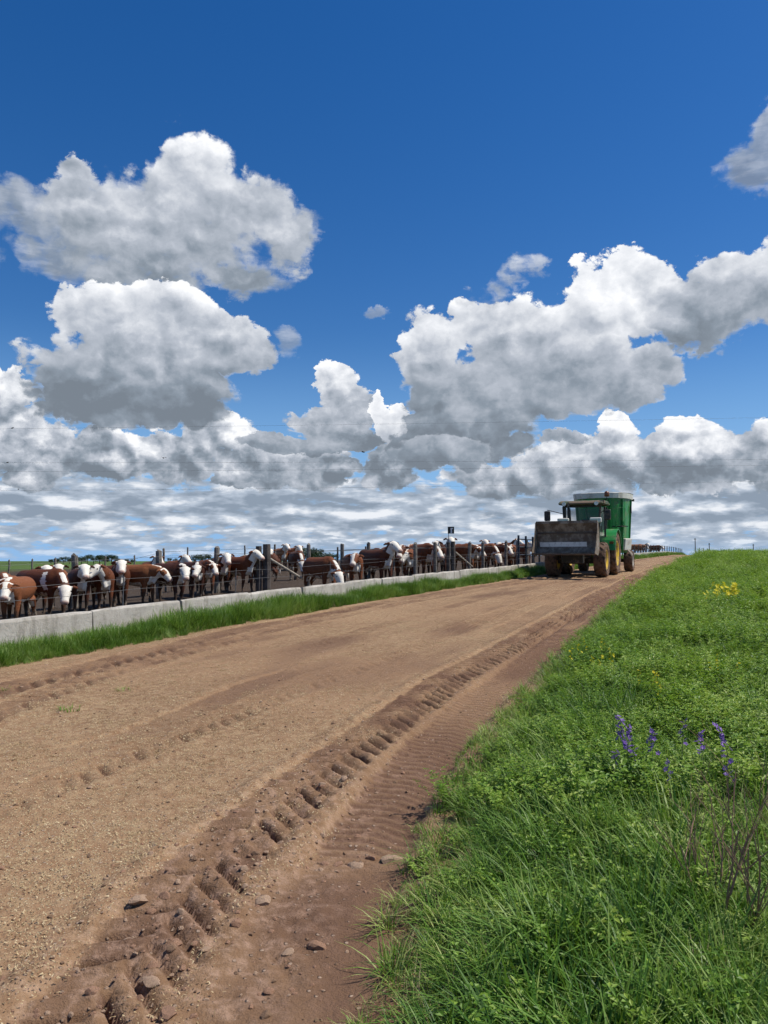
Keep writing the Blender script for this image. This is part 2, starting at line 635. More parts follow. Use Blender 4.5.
# ground: one sheet out to the horizon
qs = np.concatenate([-np.geomspace(9000, 4, 46), np.arange(-3.6, 10.0, 0.2), np.geomspace(10.2, 9000, 50)])
ys = np.concatenate([-np.geomspace(60, 3.2, 10), np.arange(-3, 14, 0.25), np.geomspace(14.2, 9000, 150)])
Q, Y = np.meshgrid(qs, ys)
X = XT(Y) + Q
g_me = mesh_grid('ground', X, Y, ground_h(X, Y))
set_attr(g_me, 'pen', sstep(-Q, -0.1, 0.35) * (1 - sstep(-Q, 26, 38)))
set_attr(g_me, 'verge', sstep(Q, QR(Y) - 0.35, QR(Y) + 0.1))

m, t, p = new_mat('ground')
pos = t.node('ShaderNodeNewGeometry').outputs['Position']
pen = t.node('ShaderNodeAttribute', attribute_name='pen').outputs['Fac']
big = t.noise(pos, 0.08, 4.0, 0.6)
fin = t.noise(pos, 6.0, 6.0, 0.65)
gr = t.ramp(t.m('ADD', t.m('MULTIPLY', big, 0.6), t.m('MULTIPLY', fin, 0.4)),
            [(0.35, (0.040, 0.066, 0.016)), (0.5, (0.065, 0.115, 0.024)), (0.65, (0.12, 0.15, 0.045))])
soil = t.mix(t.noise(pos, 3.0, 6.0, 0.65), (0.03, 0.022, 0.016), (0.085, 0.06, 0.042))
vg = t.node('ShaderNodeAttribute', attribute_name='verge').outputs['Fac']
yy_n = t.sep(pos)[1]
gr = t.mix(t.m('MULTIPLY', vg, t.ss(yy_n, 45.0, 12.0, 0.0, 0.8)), gr, t.mix(fin, (0.035, 0.04, 0.014), (0.10, 0.085, 0.04)))
t.put(p.inputs['Base Color'], t.mix(pen, gr, soil))
p.inputs['Roughness'].default_value = 0.95
p.inputs['Specular IOR Level'].default_value = 0.15
b = t.node('ShaderNodeBump')
b.inputs['Distance'].default_value = 0.06
t.l.new(fin, b.inputs['Height'])
t.l.new(b.outputs[0], p.inputs['Normal'])
ground = tag(link('ground', g_me, m), kind='structure')

# ------------------------------------------------------------------ the dirt road with its wheel tracks
rows = np.concatenate([np.arange(-4, 1.6, 0.12), [1.6 * math.exp(0.0034 * i) for i in range(int(math.log(11 / 1.6) / 0.0034))],
                       [11 * math.exp(0.0062 * i) for i in range(int(math.log(125 / 11) / 0.0062))]])
ncol = 430
S, Yr = np.meshgrid(np.linspace(0, 1, ncol), rows)
qa, qb = QL(Yr) - 0.25, QR(Yr) + 0.25
Qr = qa + (qb - qa) * S
Xr = XT(Yr) + Qr
Aq = Yr * 1.113 + Qr * 0.44            # distance along the road
Bq = Qr * 0.90                         # distance across it
damp = np.zeros_like(Qr)
loose = np.zeros_like(Qr)
det = 0.020 * fbm(Bq * 0.9, Aq * 0.35, 3, 1) + 0.010 * fbm(Bq * 3, Aq * 2, 3, 2) + 0.0035 * fbm(Bq * 16, Aq * 16, 3, 3)
crumb = fbm(Bq * 26, Aq * 26, 2, 9)
det += 0.003 * crumb


def track(pts, width, depth, kind, pitch=0.2, fade=(0, 1), strength=1.0, sd=0, rim=0.012, dampness=0.6, solid=0.35):
    """pressed wheel track: pts are (distance ahead, metres from trough)"""
    global det, damp
    yy = np.array([a for a, _ in pts])
    qq = np.array([b for _, b in pts])
    c = np.interp(Yr, yy, qq) + 0.02 * vnoise(Yr * 0.7, Yr * 0 + sd)
    b = (Qr - c) * 0.90
    end = sstep(Yr, yy[0], yy[0] + fade[0] + 1e-3) * (1 - sstep(Yr, yy[-1] - fade[1] - 1e-3, yy[-1]))
    patch = solid + (1 - solid) * sstep(fbm(Aq * 0.45, Bq * 0 + sd, 3, sd + 11), -0.35, 0.25)
    wn = b + 0.025 * fbm(Bq * 7, Aq * 7, 2, sd + 3)
    ins = 1 - sstep(np.abs(wn), width * 0.42, width * 0.54)
    mk = end * patch * strength
    near = np.abs(b) < width * 1.2
    if kind == 'lug':
        ph = (Aq + np.abs(b) * 0.75) / pitch + np.where(b > 0, 0.5, 0.0) + 0.12 * fbm(Aq * 3, Bq * 3, 2, sd)
        fr = ph - np.floor(ph)
        cell = np.floor(ph).astype(int)
        jit = (_perm[(cell * 3 + np.where(b > 0, 91, 7) + sd) & 511] / 511.0)
        lug = sstep(fr, 0.03, 0.12) * (1 - sstep(fr, 0.27, 0.40)) * (0.12 + 1.08 * jit) * np.where(b > 0, 1.0, 0.7)
        lug = lug * (1 - sstep(np.abs(wn), width * 0.40, width * 0.56))
        ridge = sstep(fr, 0.5, 0.74) * (1 - sstep(fr, 0.8, 1.0)) * ins
        det -= mk * depth * lug
        det += mk * rim * ridge * (0.6 + 0.6 * crumb)
        damp = np.maximum(damp, mk * lug * dampness * 1.3)
        damp = np.maximum(damp, mk * ins * dampness * (0.5 + 0.35 * fbm(Bq * 5, Aq * 3, 2, sd + 7)))
    elif kind == 'rib':
        ph = (Aq + 0.35 * np.abs(b)) / pitch
        fr = ph - np.floor(ph)
        rib = sstep(fr, 0.0, 0.25) * (1 - sstep(fr, 0.5, 0.75))
        det -= mk * ins * (depth + 0.009 * rib)
        damp = np.maximum(damp, mk * ins * dampness * (0.7 + 0.4 * rib))
    else:
        det -= mk * depth * ins * (0.6 + 0.6 * fbm(Aq * 4, Bq * 6, 2, sd + 5))
        damp = np.maximum(damp, mk * ins * dampness)
    shoulder = sstep(np.abs(b), width * 0.45, width * 0.62) * (1 - sstep(np.abs(b), width * 0.66, width * 0.95))
    det += mk * shoulder * rim * (0.7 + 0.8 * fbm(Bq * 12, Aq * 12, 2, sd + 2))


# damp, trodden strip along the right edge with the broad rut in it
edge_q = QR(Yr) - 0.42 - Qr
strip = (1 - sstep(np.abs(edge_q + 0.05 * fbm(Aq * 1.3, Bq, 2, 21)), 0.30, 0.62)) * (0.5 + 0.5 * sstep(Yr, 1, 3))
det -= 0.03 * strip
damp = np.maximum(damp, 0.50 * strip * (0.7 + 0.5 * fbm(Aq * 0.8, Bq * 2, 3, 27)))
track([(3.4, 7.75), (4.18, 7.52), (5.2, 7.27), (5.9, 7.14), (7.3, 6.95), (10.3, 6.66), (15.2, 6.2), (30, 5.0), (60, 4.7), (100, 4.5)],
      0.46, 0.035, 'rib', 0.095, (0.9, 20), 1.0, 2, 0.018, 0.75, 0.6)
track([(1.0, 7.95), (2.7, 7.32), (3.55, 7.02), (4.2, 6.87), (5.2, 6.70), (6.7, 6.48), (8.2, 6.29), (11, 6.12), (15.6, 5.8), (30, 4.7), (60, 4.4)],
      0.42, 0.070, 'lug', 0.170, (1.6, 14), 1.1, 5, 0.026, 1.0, 0.85)
track([(1.2, 8.2), (2.66, 7.8), (3.4, 7.62), (4.05, 7.50)], 0.30, 0.03, 'lug', 0.17, (0.6, 0.8), 0.45, 8, 0.012, 0.5)
track([(3.2, 5.35), (4.6, 5.21), (5.4, 5.15), (6.4, 5.09), (7.7, 5.01), (9.9, 4.98), (13, 4.70), (20, 4.2), (32, 3.6), (60, 3.4)],
      0.34, 0.026, 'lug', 0.17, (1.0, 8), 0.9, 12, 0.012, 0.6, 0.5)
track([(5.3, 4.55), (6.1, 4.74), (7.0, 4.6), (7.8, 4.43), (9.0, 4.42)], 0.34, 0.03, 'rough', 0.1, (0.5, 0.5), 0.9, 15, 0.01, 0.55)
track([(4.0, 3.0), (7.7, 2.12), (9.5, 1.78), (12.6, 1.30), (16.7, 1.22), (23, 1.25), (40, 1.3), (80, 1.4)],
      0.50, 0.040, 'lug', 0.22, (1, 20), 1.0, 18, 0.018, 1.0, 0.85)
track([(5.0, 3.6), (8.5, 2.4), (12.6, 1.80), (16.7, 1.75), (23, 1.8), (40, 2.0)], 0.36, 0.026, 'lug', 0.2, (1, 12), 0.9, 23, 0.012, 0.9, 0.6)
track([(9.5, 3.5), (12.6, 3.3), (16.7, 3.1), (24, 2.8), (40, 2.6)], 0.34, 0.024, 'lug', 0.2, (2, 12), 0.9, 31, 0.01, 0.8, 0.55)
track([(10, 5.7), (14, 5.35), (20, 4.9), (30, 4.2), (50, 3.9), (90, 3.6)], 0.4, 0.03, 'rough', 0.2, (2, 20), 0.7, 37, 0.01, 0.6)
blot = sstep(fbm(Bq * 0.8 + 4, Aq * 0.22, 4, 91), 0.05, 0.6)
damp = np.maximum(damp, 0.55 * blot * (0.5 + 0.5 * sstep(Yr, 5, 12)))
# broken, stony ground between the tracks in the foreground
stony = (1 - sstep(np.abs(Qr - (QR(Yr) - 0.95)), 0.25, 0.75)) * (1 - sstep(Yr, 4.2, 6.5))
det += stony * 0.012 * np.abs(fbm(Bq * 9, Aq * 9, 3, 41))
corner = (1 - sstep(QR(Yr) - Qr, 0.55, 1.0)) * (1 - sstep(Yr, 3.4, 4.6))
damp = np.maximum(damp, 0.8 * corner * (0.75 + 0.35 * fbm(Aq * 2, Bq * 2, 3, 57)))
loose = np.clip(0.50 + 0.9 * fbm(Bq * 0.6, Aq * 0.35, 3, 51) - damp * 0.9, 0, 1)
straw = (1 - sstep(Qr - QL(Yr), 0.15, 0.50)) * (0.6 + 0.5 * fbm(Aq * 0.9, Bq, 2, 59))
loose = np.clip(np.maximum(loose, 1.5 * straw), 0, 1.6)
damp = damp * (1 - 0.8 * np.clip(straw, 0, 1))
meet = 1 - sstep(Qr, QR(Yr) - 0.30, QR(Yr) - 0.02)
det = det * (0.25 + 0.75 * meet)
edge = np.minimum(Qr - qa, qb - Qr)
det -= 0.10 * (1 - sstep(edge, 0.0, 0.16))
Zr = base_h(Yr) + det + 0.015 * np.sin(S * math.pi)
r_me = mesh_grid('dirt_road', Xr, Yr, Zr)
set_attr(r_me, 'damp', np.clip(damp, 0, 1))
set_attr(r_me, 'chaff', loose)
set_attr(r_me, 'stony', stony)


def road_z(x, y):
    """height of the road surface as built"""
    q = x - float(XT(y))
    i = int(np.argmin(np.abs(rows - y)))
    s = (q - qa[i, 0]) / (qb[i, 0] - qa[i, 0])
    j = int(np.clip(round(s * (ncol - 1)), 0, ncol - 1))
    return float(Zr[i, j])


m, t, p = new_mat('dirt')
pos = t.node('ShaderNodeNewGeometry').outputs['Position']
dm = t.node('ShaderNodeAttribute', attribute_name='damp').outputs['Fac']
ch = t.node('ShaderNodeAttribute', attribute_name='chaff').outputs['Fac']
stn = t.node('ShaderNodeAttribute', attribute_name='stony').outputs['Fac']
n1 = t.noise(pos, 0.7, 6.0, 0.62)
n2 = t.noise(pos, 14.0, 6.0, 0.7)
n3 = t.noise(pos, 85.0, 3.0, 0.6)
dry = t.mix(t.ss(n1, 0.35, 0.65), (0.195, 0.113, 0.062), (0.262, 0.158, 0.088))
dry = t.mix(t.ss(n2, 0.35, 0.70), dry, (0.305, 0.200, 0.118))
dry = t.mix(t.m('MULTIPLY', ch, t.ss(n2, 0.42, 0.66, 0.0, 0.62)), dry, (0.355, 0.25, 0.137))
dry = t.mix(t.ss(n3, 0.55, 0.75, 0.0, 0.6), dry, (0.17, 0.105, 0.068))
wet = t.mix(n2, (0.085, 0.047, 0.030), (0.175, 0.100, 0.064))
c = t.mix(t.ss(t.m('MULTIPLY_ADD', t.m('SUBTRACT', n2, 0.5), 0.5, dm), 0.15, 0.75), dry, wet)
c = t.mix(t.m('MULTIPLY', t.ss(n2, 0.45, 0.7), t.m('MULTIPLY', stn, 0.7)), c, (0.36, 0.235, 0.165))
# straw and chaff dropped from the feed wagon, grit
vn = t.node('ShaderNodeTexVoronoi')
t.l.new(t.v('MULTIPLY', pos, (1.0, 1.7, 1.0)), vn.inputs['Vector'])
vn.inputs['Scale'].default_value = 75.0
vs_ = t.sep(vn.outputs['Color'])
fl = t.m('MULTIPLY', t.ss(vn.outputs['Distance'], 0.42, 0.30), t.m('LESS_THAN', vs_[0], t.m('MULTIPLY', ch, 0.42)))
c = t.mix(t.m('MULTIPLY', fl, 0.75), c, t.mix(vs_[1], (0.50, 0.38, 0.21), (0.62, 0.53, 0.36)))
v2 = t.node('ShaderNodeTexVoronoi')
t.l.new(pos, v2.inputs['Vector'])
v2.inputs['Scale'].default_value = 34.0
v2s = t.sep(v2.outputs['Color'])
grit = t.m('MULTIPLY', t.ss(v2.outputs['Distance'], 0.34, 0.22), t.m('LESS_THAN', v2s[0], 0.13))
c = t.mix(t.m('MULTIPLY', grit, 0.8), c, t.mix(v2s[1], (0.20, 0.14, 0.10), (0.42, 0.31, 0.23)))
t.put(p.inputs['Base Color'], c)
p.inputs['Roughness'].default_value = 0.95
p.inputs['Specular IOR Level'].default_value = 0.12
hh = t.m('ADD', t.m('MULTIPLY', n2, 0.5), t.m('MULTIPLY', n3, 0.22))
hh = t.m('ADD', hh, t.m('ADD', t.m('MULTIPLY', fl, 0.12), t.m('MULTIPLY', grit, 0.35)))
b = t.node('ShaderNodeBump')
b.inputs['Strength'].default_value = 0.9
b.inputs['Distance'].default_value = 0.032
t.l.new(hh, b.inputs['Height'])
t.l.new(b.outputs[0], p.inputs['Normal'])
M_DIRT = m
road = tag(link('dirt_road', r_me, m), kind='structure')


# ------------------------------------------------------------------ feed trough
ORD = ['first', 'second', 'third', 'fourth', 'fifth', 'sixth', 'seventh', 'eighth', 'ninth', 'tenth', 'eleventh', 'twelfth',
       'thirteenth', 'fourteenth', 'fifteenth', 'sixteenth', 'seventeenth', 'eighteenth', 'nineteenth', 'twentieth']


def ordinal(i):
    if i < 20:
        return ORD[i]
    tens = ['twenty', 'thirty', 'forty', 'fifty', 'sixty', 'seventy'][(i + 1) // 10 - 2]
    u = (i + 1) % 10
    return tens[:-1] + 'ieth' if u == 0 else tens + '-' + ORD[u - 1]


m, t, p = new_mat('old_concrete')
pos = t.node('ShaderNodeNewGeometry').outputs['Position']
oi = t.node('ShaderNodeObjectInfo').outputs['Random']
n = t.noise(pos, 2.2, 6.0, 0.65)
st = t.noise(t.v('MULTIPLY', pos, (7.0, 7.0, 1.1)), 1.0, 5.0, 0.6)
c = t.mix(t.ss(n, 0.3, 0.7), (0.33, 0.30, 0.255), (0.50, 0.465, 0.41))
c = t.mix(t.m('MULTIPLY', oi, 0.25), c, (0.33, 0.305, 0.265))
c = t.mix(t.ss(st, 0.48, 0.70, 0.0, 0.8), c, (0.22, 0.20, 0.165))
c = t.mix(t.ss(t.noise(pos, 1.1, 3.0), 0.58, 0.74, 0.0, 0.7), c, (0.20, 0.20, 0.13))
c = t.mix(t.ss(t.noise(pos, 30.0, 3.0), 0.60, 0.72, 0.0, 0.5), c, (0.20, 0.18, 0.155))
t.put(p.inputs['Base Color'], c)
p.inputs['Roughness'].default_value = 0.9
b = t.node('ShaderNodeBump')
b.inputs['Distance'].default_value = 0.012
t.l.new(t.noise(pos, 22.0, 6.0, 0.7), b.inputs['Height'])
t.l.new(b.outputs[0], p.inputs['Normal'])
M_CONC = m


def trough_mesh(seed, L=1.86):
    """J-shaped precast trough section: front face on x = 0, body towards -x, runs along y"""
    rn = random.Random(seed)
    prof = [(0.02, -0.25), (0.0, 0.30), (-0.005, 0.43), (-0.02, 0.462), (-0.06, 0.468), (-0.09, 0.455), (-0.105, 0.42), (-0.13, 0.16),
            (-0.22, 0.09), (-0.42, 0.09), (-0.50, 0.15), (-0.53, 0.27), (-0.545, 0.29), (-0.60, 0.29), (-0.615, 0.27), (-0.60, -0.25)]
    N = 7
    vs, fs = [], []
    m_ = len(prof)
    for i in range(N):
        y = L * i / (N - 1)
        inset = 0.012 if i in (0, N - 1) else 0.0
        for k, (x, z) in enumerate(prof):
            w = 0.007 if 0 < k < 7 else 0.0
            vs.append((x + rn.uniform(-w, w) - (inset if k < 4 else 0), y, z + rn.uniform(-w, w) - (inset if 2 < k < 6 else 0)))
    for i in range(N - 1):
        for k in range(m_):
            a, b_ = i * m_ + k, i * m_ + (k + 1) % m_
            fs.append((a, b_, b_ + m_, a + m_))
    fs.append(tuple(range(m_ - 1, -1, -1)))
    fs.append(tuple((N - 1) * m_ + k for k in range(m_)))
    b = MB().add(vs, fs)
    me = b.mesh('concrete_trough')
    me.materials.append(M_CONC)
    return me


trough_meshes = [trough_mesh(i) for i in range(6)]
yy = 6.05
rnd = random.Random(4)
tr_i = 0
trough_list = []
while yy < 105:
    slope = (float(XT(yy + 1.0)) - float(XT(yy)))
    ang = math.atan2(1.0, slope)
    o = bpy.data.objects.new('concrete_trough', trough_meshes[rnd.randrange(6)])
    COL.objects.link(o)
    o.location = (float(XT(yy)) + rnd.uniform(-.012, .012), yy, float(base_h(yy)) + rnd.uniform(-0.012, 0.012) - 0.03)
    dz = float(base_h(yy + 1.7) - base_h(yy)) / 1.7 * math.sin(ang)
    o.rotation_euler = (math.atan(dz) + rnd.uniform(-.004, .004), rnd.uniform(-.015, .015), ang - math.pi / 2 + rnd.uniform(-.006, .006))
    trough_list.append(o)
    yy += 1.89 * math.sin(ang)
vis = [o for o in trough_list if o.location.x / max(o.location.y, 1) > -0.66]
for o in trough_list:
    if o not in vis:
        bpy.data.objects.remove(o)
for i, o in enumerate(vis):
    tag(o, f'grey concrete feed trough section beside the road, {ordinal(i)} from the left edge', 'trough',
        'concrete trough sections along the road')

# ------------------------------------------------------------------ fence along the trough
M_WOOD = simple_mat('grey_fence_wood', (0.20, 0.18, 0.155), 0.9, dirt=(0.09, 0.075, 0.06), dirt_amt=0.5, scale=6.0, bump=0.8, fine=26.0, spec=0.15)
M_WOOD_D = simple_mat('dark_fence_wood', (0.105, 0.09, 0.08), 0.9, dirt=(0.045, 0.04, 0.035), dirt_amt=0.5, scale=6.0, bump=0.8, fine=26.0, spec=0.15)
M_PALE = simple_mat('pale_brace_wood', (0.36, 0.32, 0.26), 0.9, dirt=(0.2, 0.17, 0.13), dirt_amt=0.4, scale=6.0, bump=0.5, spec=0.15)
M_WIRE = simple_mat('galvanised_wire', (0.11, 0.11, 0.11), 0.6, 0.3)


def post_mesh(r, h, seed, mat, n=9):
    rn = random.Random(seed)
    b = MB()
    pts, rad = [], []
    for i, z in enumerate([-0.5, 0.0, 0.3, 0.7, 1.0, h - 0.02, h]):
        pts.append((rn.uniform(-.012, .012), rn.uniform(-.012, .012), z))
        rad.append(r * (1.05 - 0.12 * i / 6 + rn.uniform(-.05, .05)) * (0.86 if i == 6 else 1))
    b.tube(pts, rad, n)
    me = b.mesh('fence_post')
    me.materials.append(mat)
    return me


FQ = -0.78


def fq(px):
    """the fence runs nearer the trough towards the tractor"""
    return float(np.interp(px, [0, 76, 160, 218, 264, 309, 342, 369, 392, 416], [-8.0, -7.6, -7.0, -6.4, -5.2, -4.6, -4.2, -3.7, -2.2, -1.2]))


posts = []
post_px = [(-60, 1.22), (0 - 14, 1.22), (76, 1.26), (160, 1.26), (218, 1.27), (309, 1.30), (342, 1.28), (369, 1.30), (392, 1.28),
           (416, 1.25), (435, 1.27), (469, 1.27), (483, 1.27), (505, 1.3), (517, 1.3), (527, 1.32)]
pm = {}
for i, (px, h) in enumerate(post_px):
    x, y = at_px(px, fq(px))
    o = bpy.data.objects.new('fence_post', post_mesh(0.085 if px < 300 else 0.066, h + 0.05, i, M_WOOD))
    COL.objects.link(o)
    o.location = (x, y, zat(x, y) + 0.02)
    o.rotation_euler = (rnd.uniform(-.03, .03), rnd.uniform(-.03, .03), rnd.uniform(0, 6))
    posts.append(o)
vis_posts = [o for o in posts if o.location.x / o.location.y > -0.52]
for i, o in enumerate(vis_posts):
    tag(o, f'round grey wooden fence post behind the trough, {ordinal(i)} plain post from the left', 'post', 'fence posts along the trough')
for o in posts:
    if o not in vis_posts:
        tag(o, 'round grey wooden fence post behind the trough, just outside the left edge' if o is posts[1] else
            'round grey wooden fence post behind the trough, far outside the left edge', 'post', 'fence posts along the trough')
# thin second posts beside two of them
for px, which in ((337.5, 'beside the post left of the low white-faced cow'), (366.0, 'beside the post right of the low white-faced cow')):
    x, y = at_px(px, fq(px) - 0.5)
    o = bpy.data.objects.new('fence_stake', post_mesh(0.032, 1.22, int(px), M_WOOD_D))
    COL.objects.link(o)
    o.location = (x, y, zat(x, y))
    tag(o, 'thin dark wooden stake ' + which, 'stake', 'thin stakes in the fence')
# strainer posts: heavy dark pair with a diagonal stay
sx, sy = at_px(262.5, fq(262))
s = empty('strainer_post', (sx, sy, zat(sx, sy)))
tag(s, 'heavy dark double strainer post with a pale diagonal stay, in the cattle fence', 'post')
b = MB()
b.tube([(-0.10, -0.02, -0.5), (-0.10, -0.02, 0.7), (-0.11, -0.02, 1.36)], [0.095, 0.095, 0.088], 9).build('post', M_WOOD_D, s)
b = MB()
b.tube([(0.13, 0.03, -0.5), (0.13, 0.03, 0.7), (0.12, 0.03, 1.42)], [0.125, 0.125, 0.115], 9).build('post', M_WOOD_D, s)
ex, ey = at_px(301, fq(301) - 0.15)
b = MB()
b.tube([(0.16, 0.0, 1.02), (ex - sx, ey - sy, zat(ex, ey) - zat(sx, sy) + 0.32)], [0.045, 0.045], 8).build('diagonal_stay', M_PALE, s)
x2, y2 = at_px(453, FQ)
s2 = empty('strainer_post', (x2, y2, zat(x2, y2)))
tag(s2, 'dark strainer post with a thin diagonal stay, under the small black sign', 'post')
MB().tube([(0, 0, -0.5), (0, 0, 0.7), (0.0, 0, 1.36)], [0.085, 0.08, 0.075], 9).build('post', M_WOOD_D, s2)
MB().tube([(-0.17, -0.05, -0.5), (-0.17, -0.05, 0.7), (-0.16, -0.05, 1.33)], [0.07, 0.07, 0.065], 9).build('post', M_WOOD_D, s2)
ex, ey = at_px(472, FQ - 0.1)
MB().tube([(0.08, 0.0, 1.0), (ex - x2, ey - y2, zat(ex, ey) - zat(x2, y2) + 0.45)], [0.028, 0.028], 7).build('diagonal_stay', M_PALE, s2)

# black sign with a white mark on a thin rod
gx, gy = at_px(451, FQ - 0.25)
sg = empty('pen_sign', (gx, gy, zat(gx, gy)))
tag(sg, 'small black square sign with a white mark, on a thin rod above the cattle', 'sign')
view = math.atan2(gx, gy)
sg.rotation_euler = (0, 0, -view)
M_BLK = simple_mat('black_plate', (0.012, 0.016, 0.016), 0.5)
M_WHT = simple_mat('white_paint', (0.78, 0.78, 0.76), 0.6)
zc = EYE + (561 - 530.2) / 770 * gy - zat(gx, gy)
u = gy / 770.0
MB().tube([(-2.4 * u, 0.02, 0.0), (-2.4 * u, 0.02, zc + 3.0 * u)], [0.012, 0.012], 6).build('rod', M_WIRE, sg)
MB().box((0, 0, zc), (6.4 * u, 0.012, 6.9 * u)).build('plate', M_BLK, sg, bevel=0.004)
g_ = MB()
g_.box((0.35 * u, -0.0085, zc - 0.35 * u), (1.5 * u, 0.005, 5.2 * u))
g_.prism([(-0.40 * u, zc + 2.25 * u), (1.7 * u, zc + 2.25 * u), (2.4 * u, zc + 1.7 * u), (1.1 * u, zc + 0.9 * u), (-0.40 * u, zc + 0.9 * u)], 'y', -0.0125, -0.0065)
g_.build('painted_mark', M_WHT, sg)

# wires: two low ones along the back of the trough, two along the posts
line = sorted([(o.location.x, o.location.y, o.location.z) for o in posts] + [(sx, sy, zat(sx, sy)), (x2, y2, zat(x2, y2))], key=lambda v: v[1])
for k, hgt in enumerate((0.62, 0.80, 0.85, 1.14)):
    pts = []
    if k < 2:
        for y in np.arange(5.0, 60, 0.7):
            x = float(XT(y)) - 0.66
            pts.append((x, y, float(base_h(y)) + hgt + 0.012 * math.sin(y * 2.1 + k)))
    else:
        for (x, y, z) in line:
            pts.append((x + 0.09, y - 0.05, z + hgt))
    o = MB().tube(pts, [0.003 if k < 2 else 0.004] * len(pts), 5, caps=False).build('fence_wire', M_WIRE)
    tag(o, ['lower of two thin wires strung just behind the trough', 'upper of two thin wires strung just behind the trough',
            'lower wire stapled to the grey fence posts', 'upper wire stapled to the grey fence posts'][k], 'wire', 'wires of the cattle fence')
rods = []
for i, px in enumerate((-6, 124, 236, 330, 402, 466)):
    x, y = at_px(px, -0.68)
    o = MB().tube([(0, 0, -0.2), (0.01, 0, 0.86)], [0.009, 0.009], 6).build('wire_rod', M_WIRE)
    o.location = (x, y, float(base_h(y)))
    tag(o, f'thin steel rod holding the low wires behind the trough, {ordinal(i)} from the left', 'rod', 'rods holding the trough wires')

# thin posts of the cross fence farther back
rn = random.Random(11)
far_px = [-14, 10, 33, 56, 106, 135, 164, 188, 245, 275]
far_posts = []
for i, px in enumerate(far_px):
    y = 30.0 + 0.012 * px
    x = (px - 384) / 770 * y
    o = bpy.data.objects.new('far_fence_post', post_mesh(0.035 if i % 3 else 0.05, 1.2, 60 + i, M_WOOD))
    COL.objects.link(o)
    h = EYE + (561 - (560 - px * 0.035 - (6 if px > 150 else 0))) / 770 * y - zat(x, y)
    o.location = (x, y, zat(x, y) + max(-0.4, h - 1.2))
    tag(o, f'thin weathered post of the cross fence behind the herd, {ordinal(i)} from the left', 'post', 'posts of the fence behind the herd')
    far_posts.append(o)
for k, hh_ in enumerate((0.8, 1.05)):
    pts = [(o.location.x, o.location.y, o.location.z + hh_) for o in far_posts]
    o = MB().tube(pts, [0.006] * len(pts), 4, caps=False).build('far_fence_wire', M_WIRE)
    tag(o, ('lower' if k == 0 else 'upper') + ' wire of the cross fence behind the herd', 'wire', 'wires of the fence behind the herd')

# dark steel gate rails beside the tractor, seen left of its bucket
x, y = at_px(524, -1.1)
gt = empty('pipe_gate', (x, y, zat(x, y)), math.atan2(1.0, 0.488))
tag(gt, 'dark blue-black pipe gate panel between the cattle and the tractor bucket', 'gate')
M_PIPE = simple_mat('dark_pipe', (0.035, 0.045, 0.06), 0.5, 0.3, dirt=(0.12, 0.1, 0.08), dirt_amt=0.3)
for a in (-0.9, 0.3, 1.5, 2.7):
    MB().tube([(a, 0, 0), (a, 0, 1.62)], [0.05, 0.05], 8).build('gate_post', M_PIPE, gt)
for z in (0.75, 1.1, 1.45):
    MB().tube([(-0.9, 0.052, z), (2.7, 0.052, z + 0.03)], [0.028, 0.028], 8).build('rail', M_PIPE, gt)

# fence past the tractor, up to the crest
far_pen = []
y = 42.0
i = 0
while y < 124:
    x = float(XT(y)) + FQ
    o = bpy.data.objects.new('crest_fence_post', post_mesh(0.05, 1.15, 100 + i % 5, M_WOOD_D) if i < 5 else far_pen[i % 5].data)
    COL.objects.link(o)
    o.location = (x, y, zat(x, y))
    o.rotation_euler = (0, rnd.uniform(-.03, .03), rnd.uniform(0, 6))
    tag(o, f'dark fence post climbing to the crest past the tractor, {ordinal(i)} beyond the feed wagon', 'post', 'fence posts between wagon and crest')
    far_pen.append(o)
    i += 1
    y += 3.0
for k, hh_ in enumerate((0.6, 0.85, 1.08)):
    pts = [(o.location.x, o.location.y, o.location.z + hh_) for o in far_pen]
    o = MB().tube(pts, [0.011] * len(pts), 4, caps=False).build('fence_rail', M_WOOD_D)
    tag(o, ['lowest', 'middle', 'top'][k] + ' rail of the fence between the feed wagon and the crest', 'rail', 'rails of the crest fence')


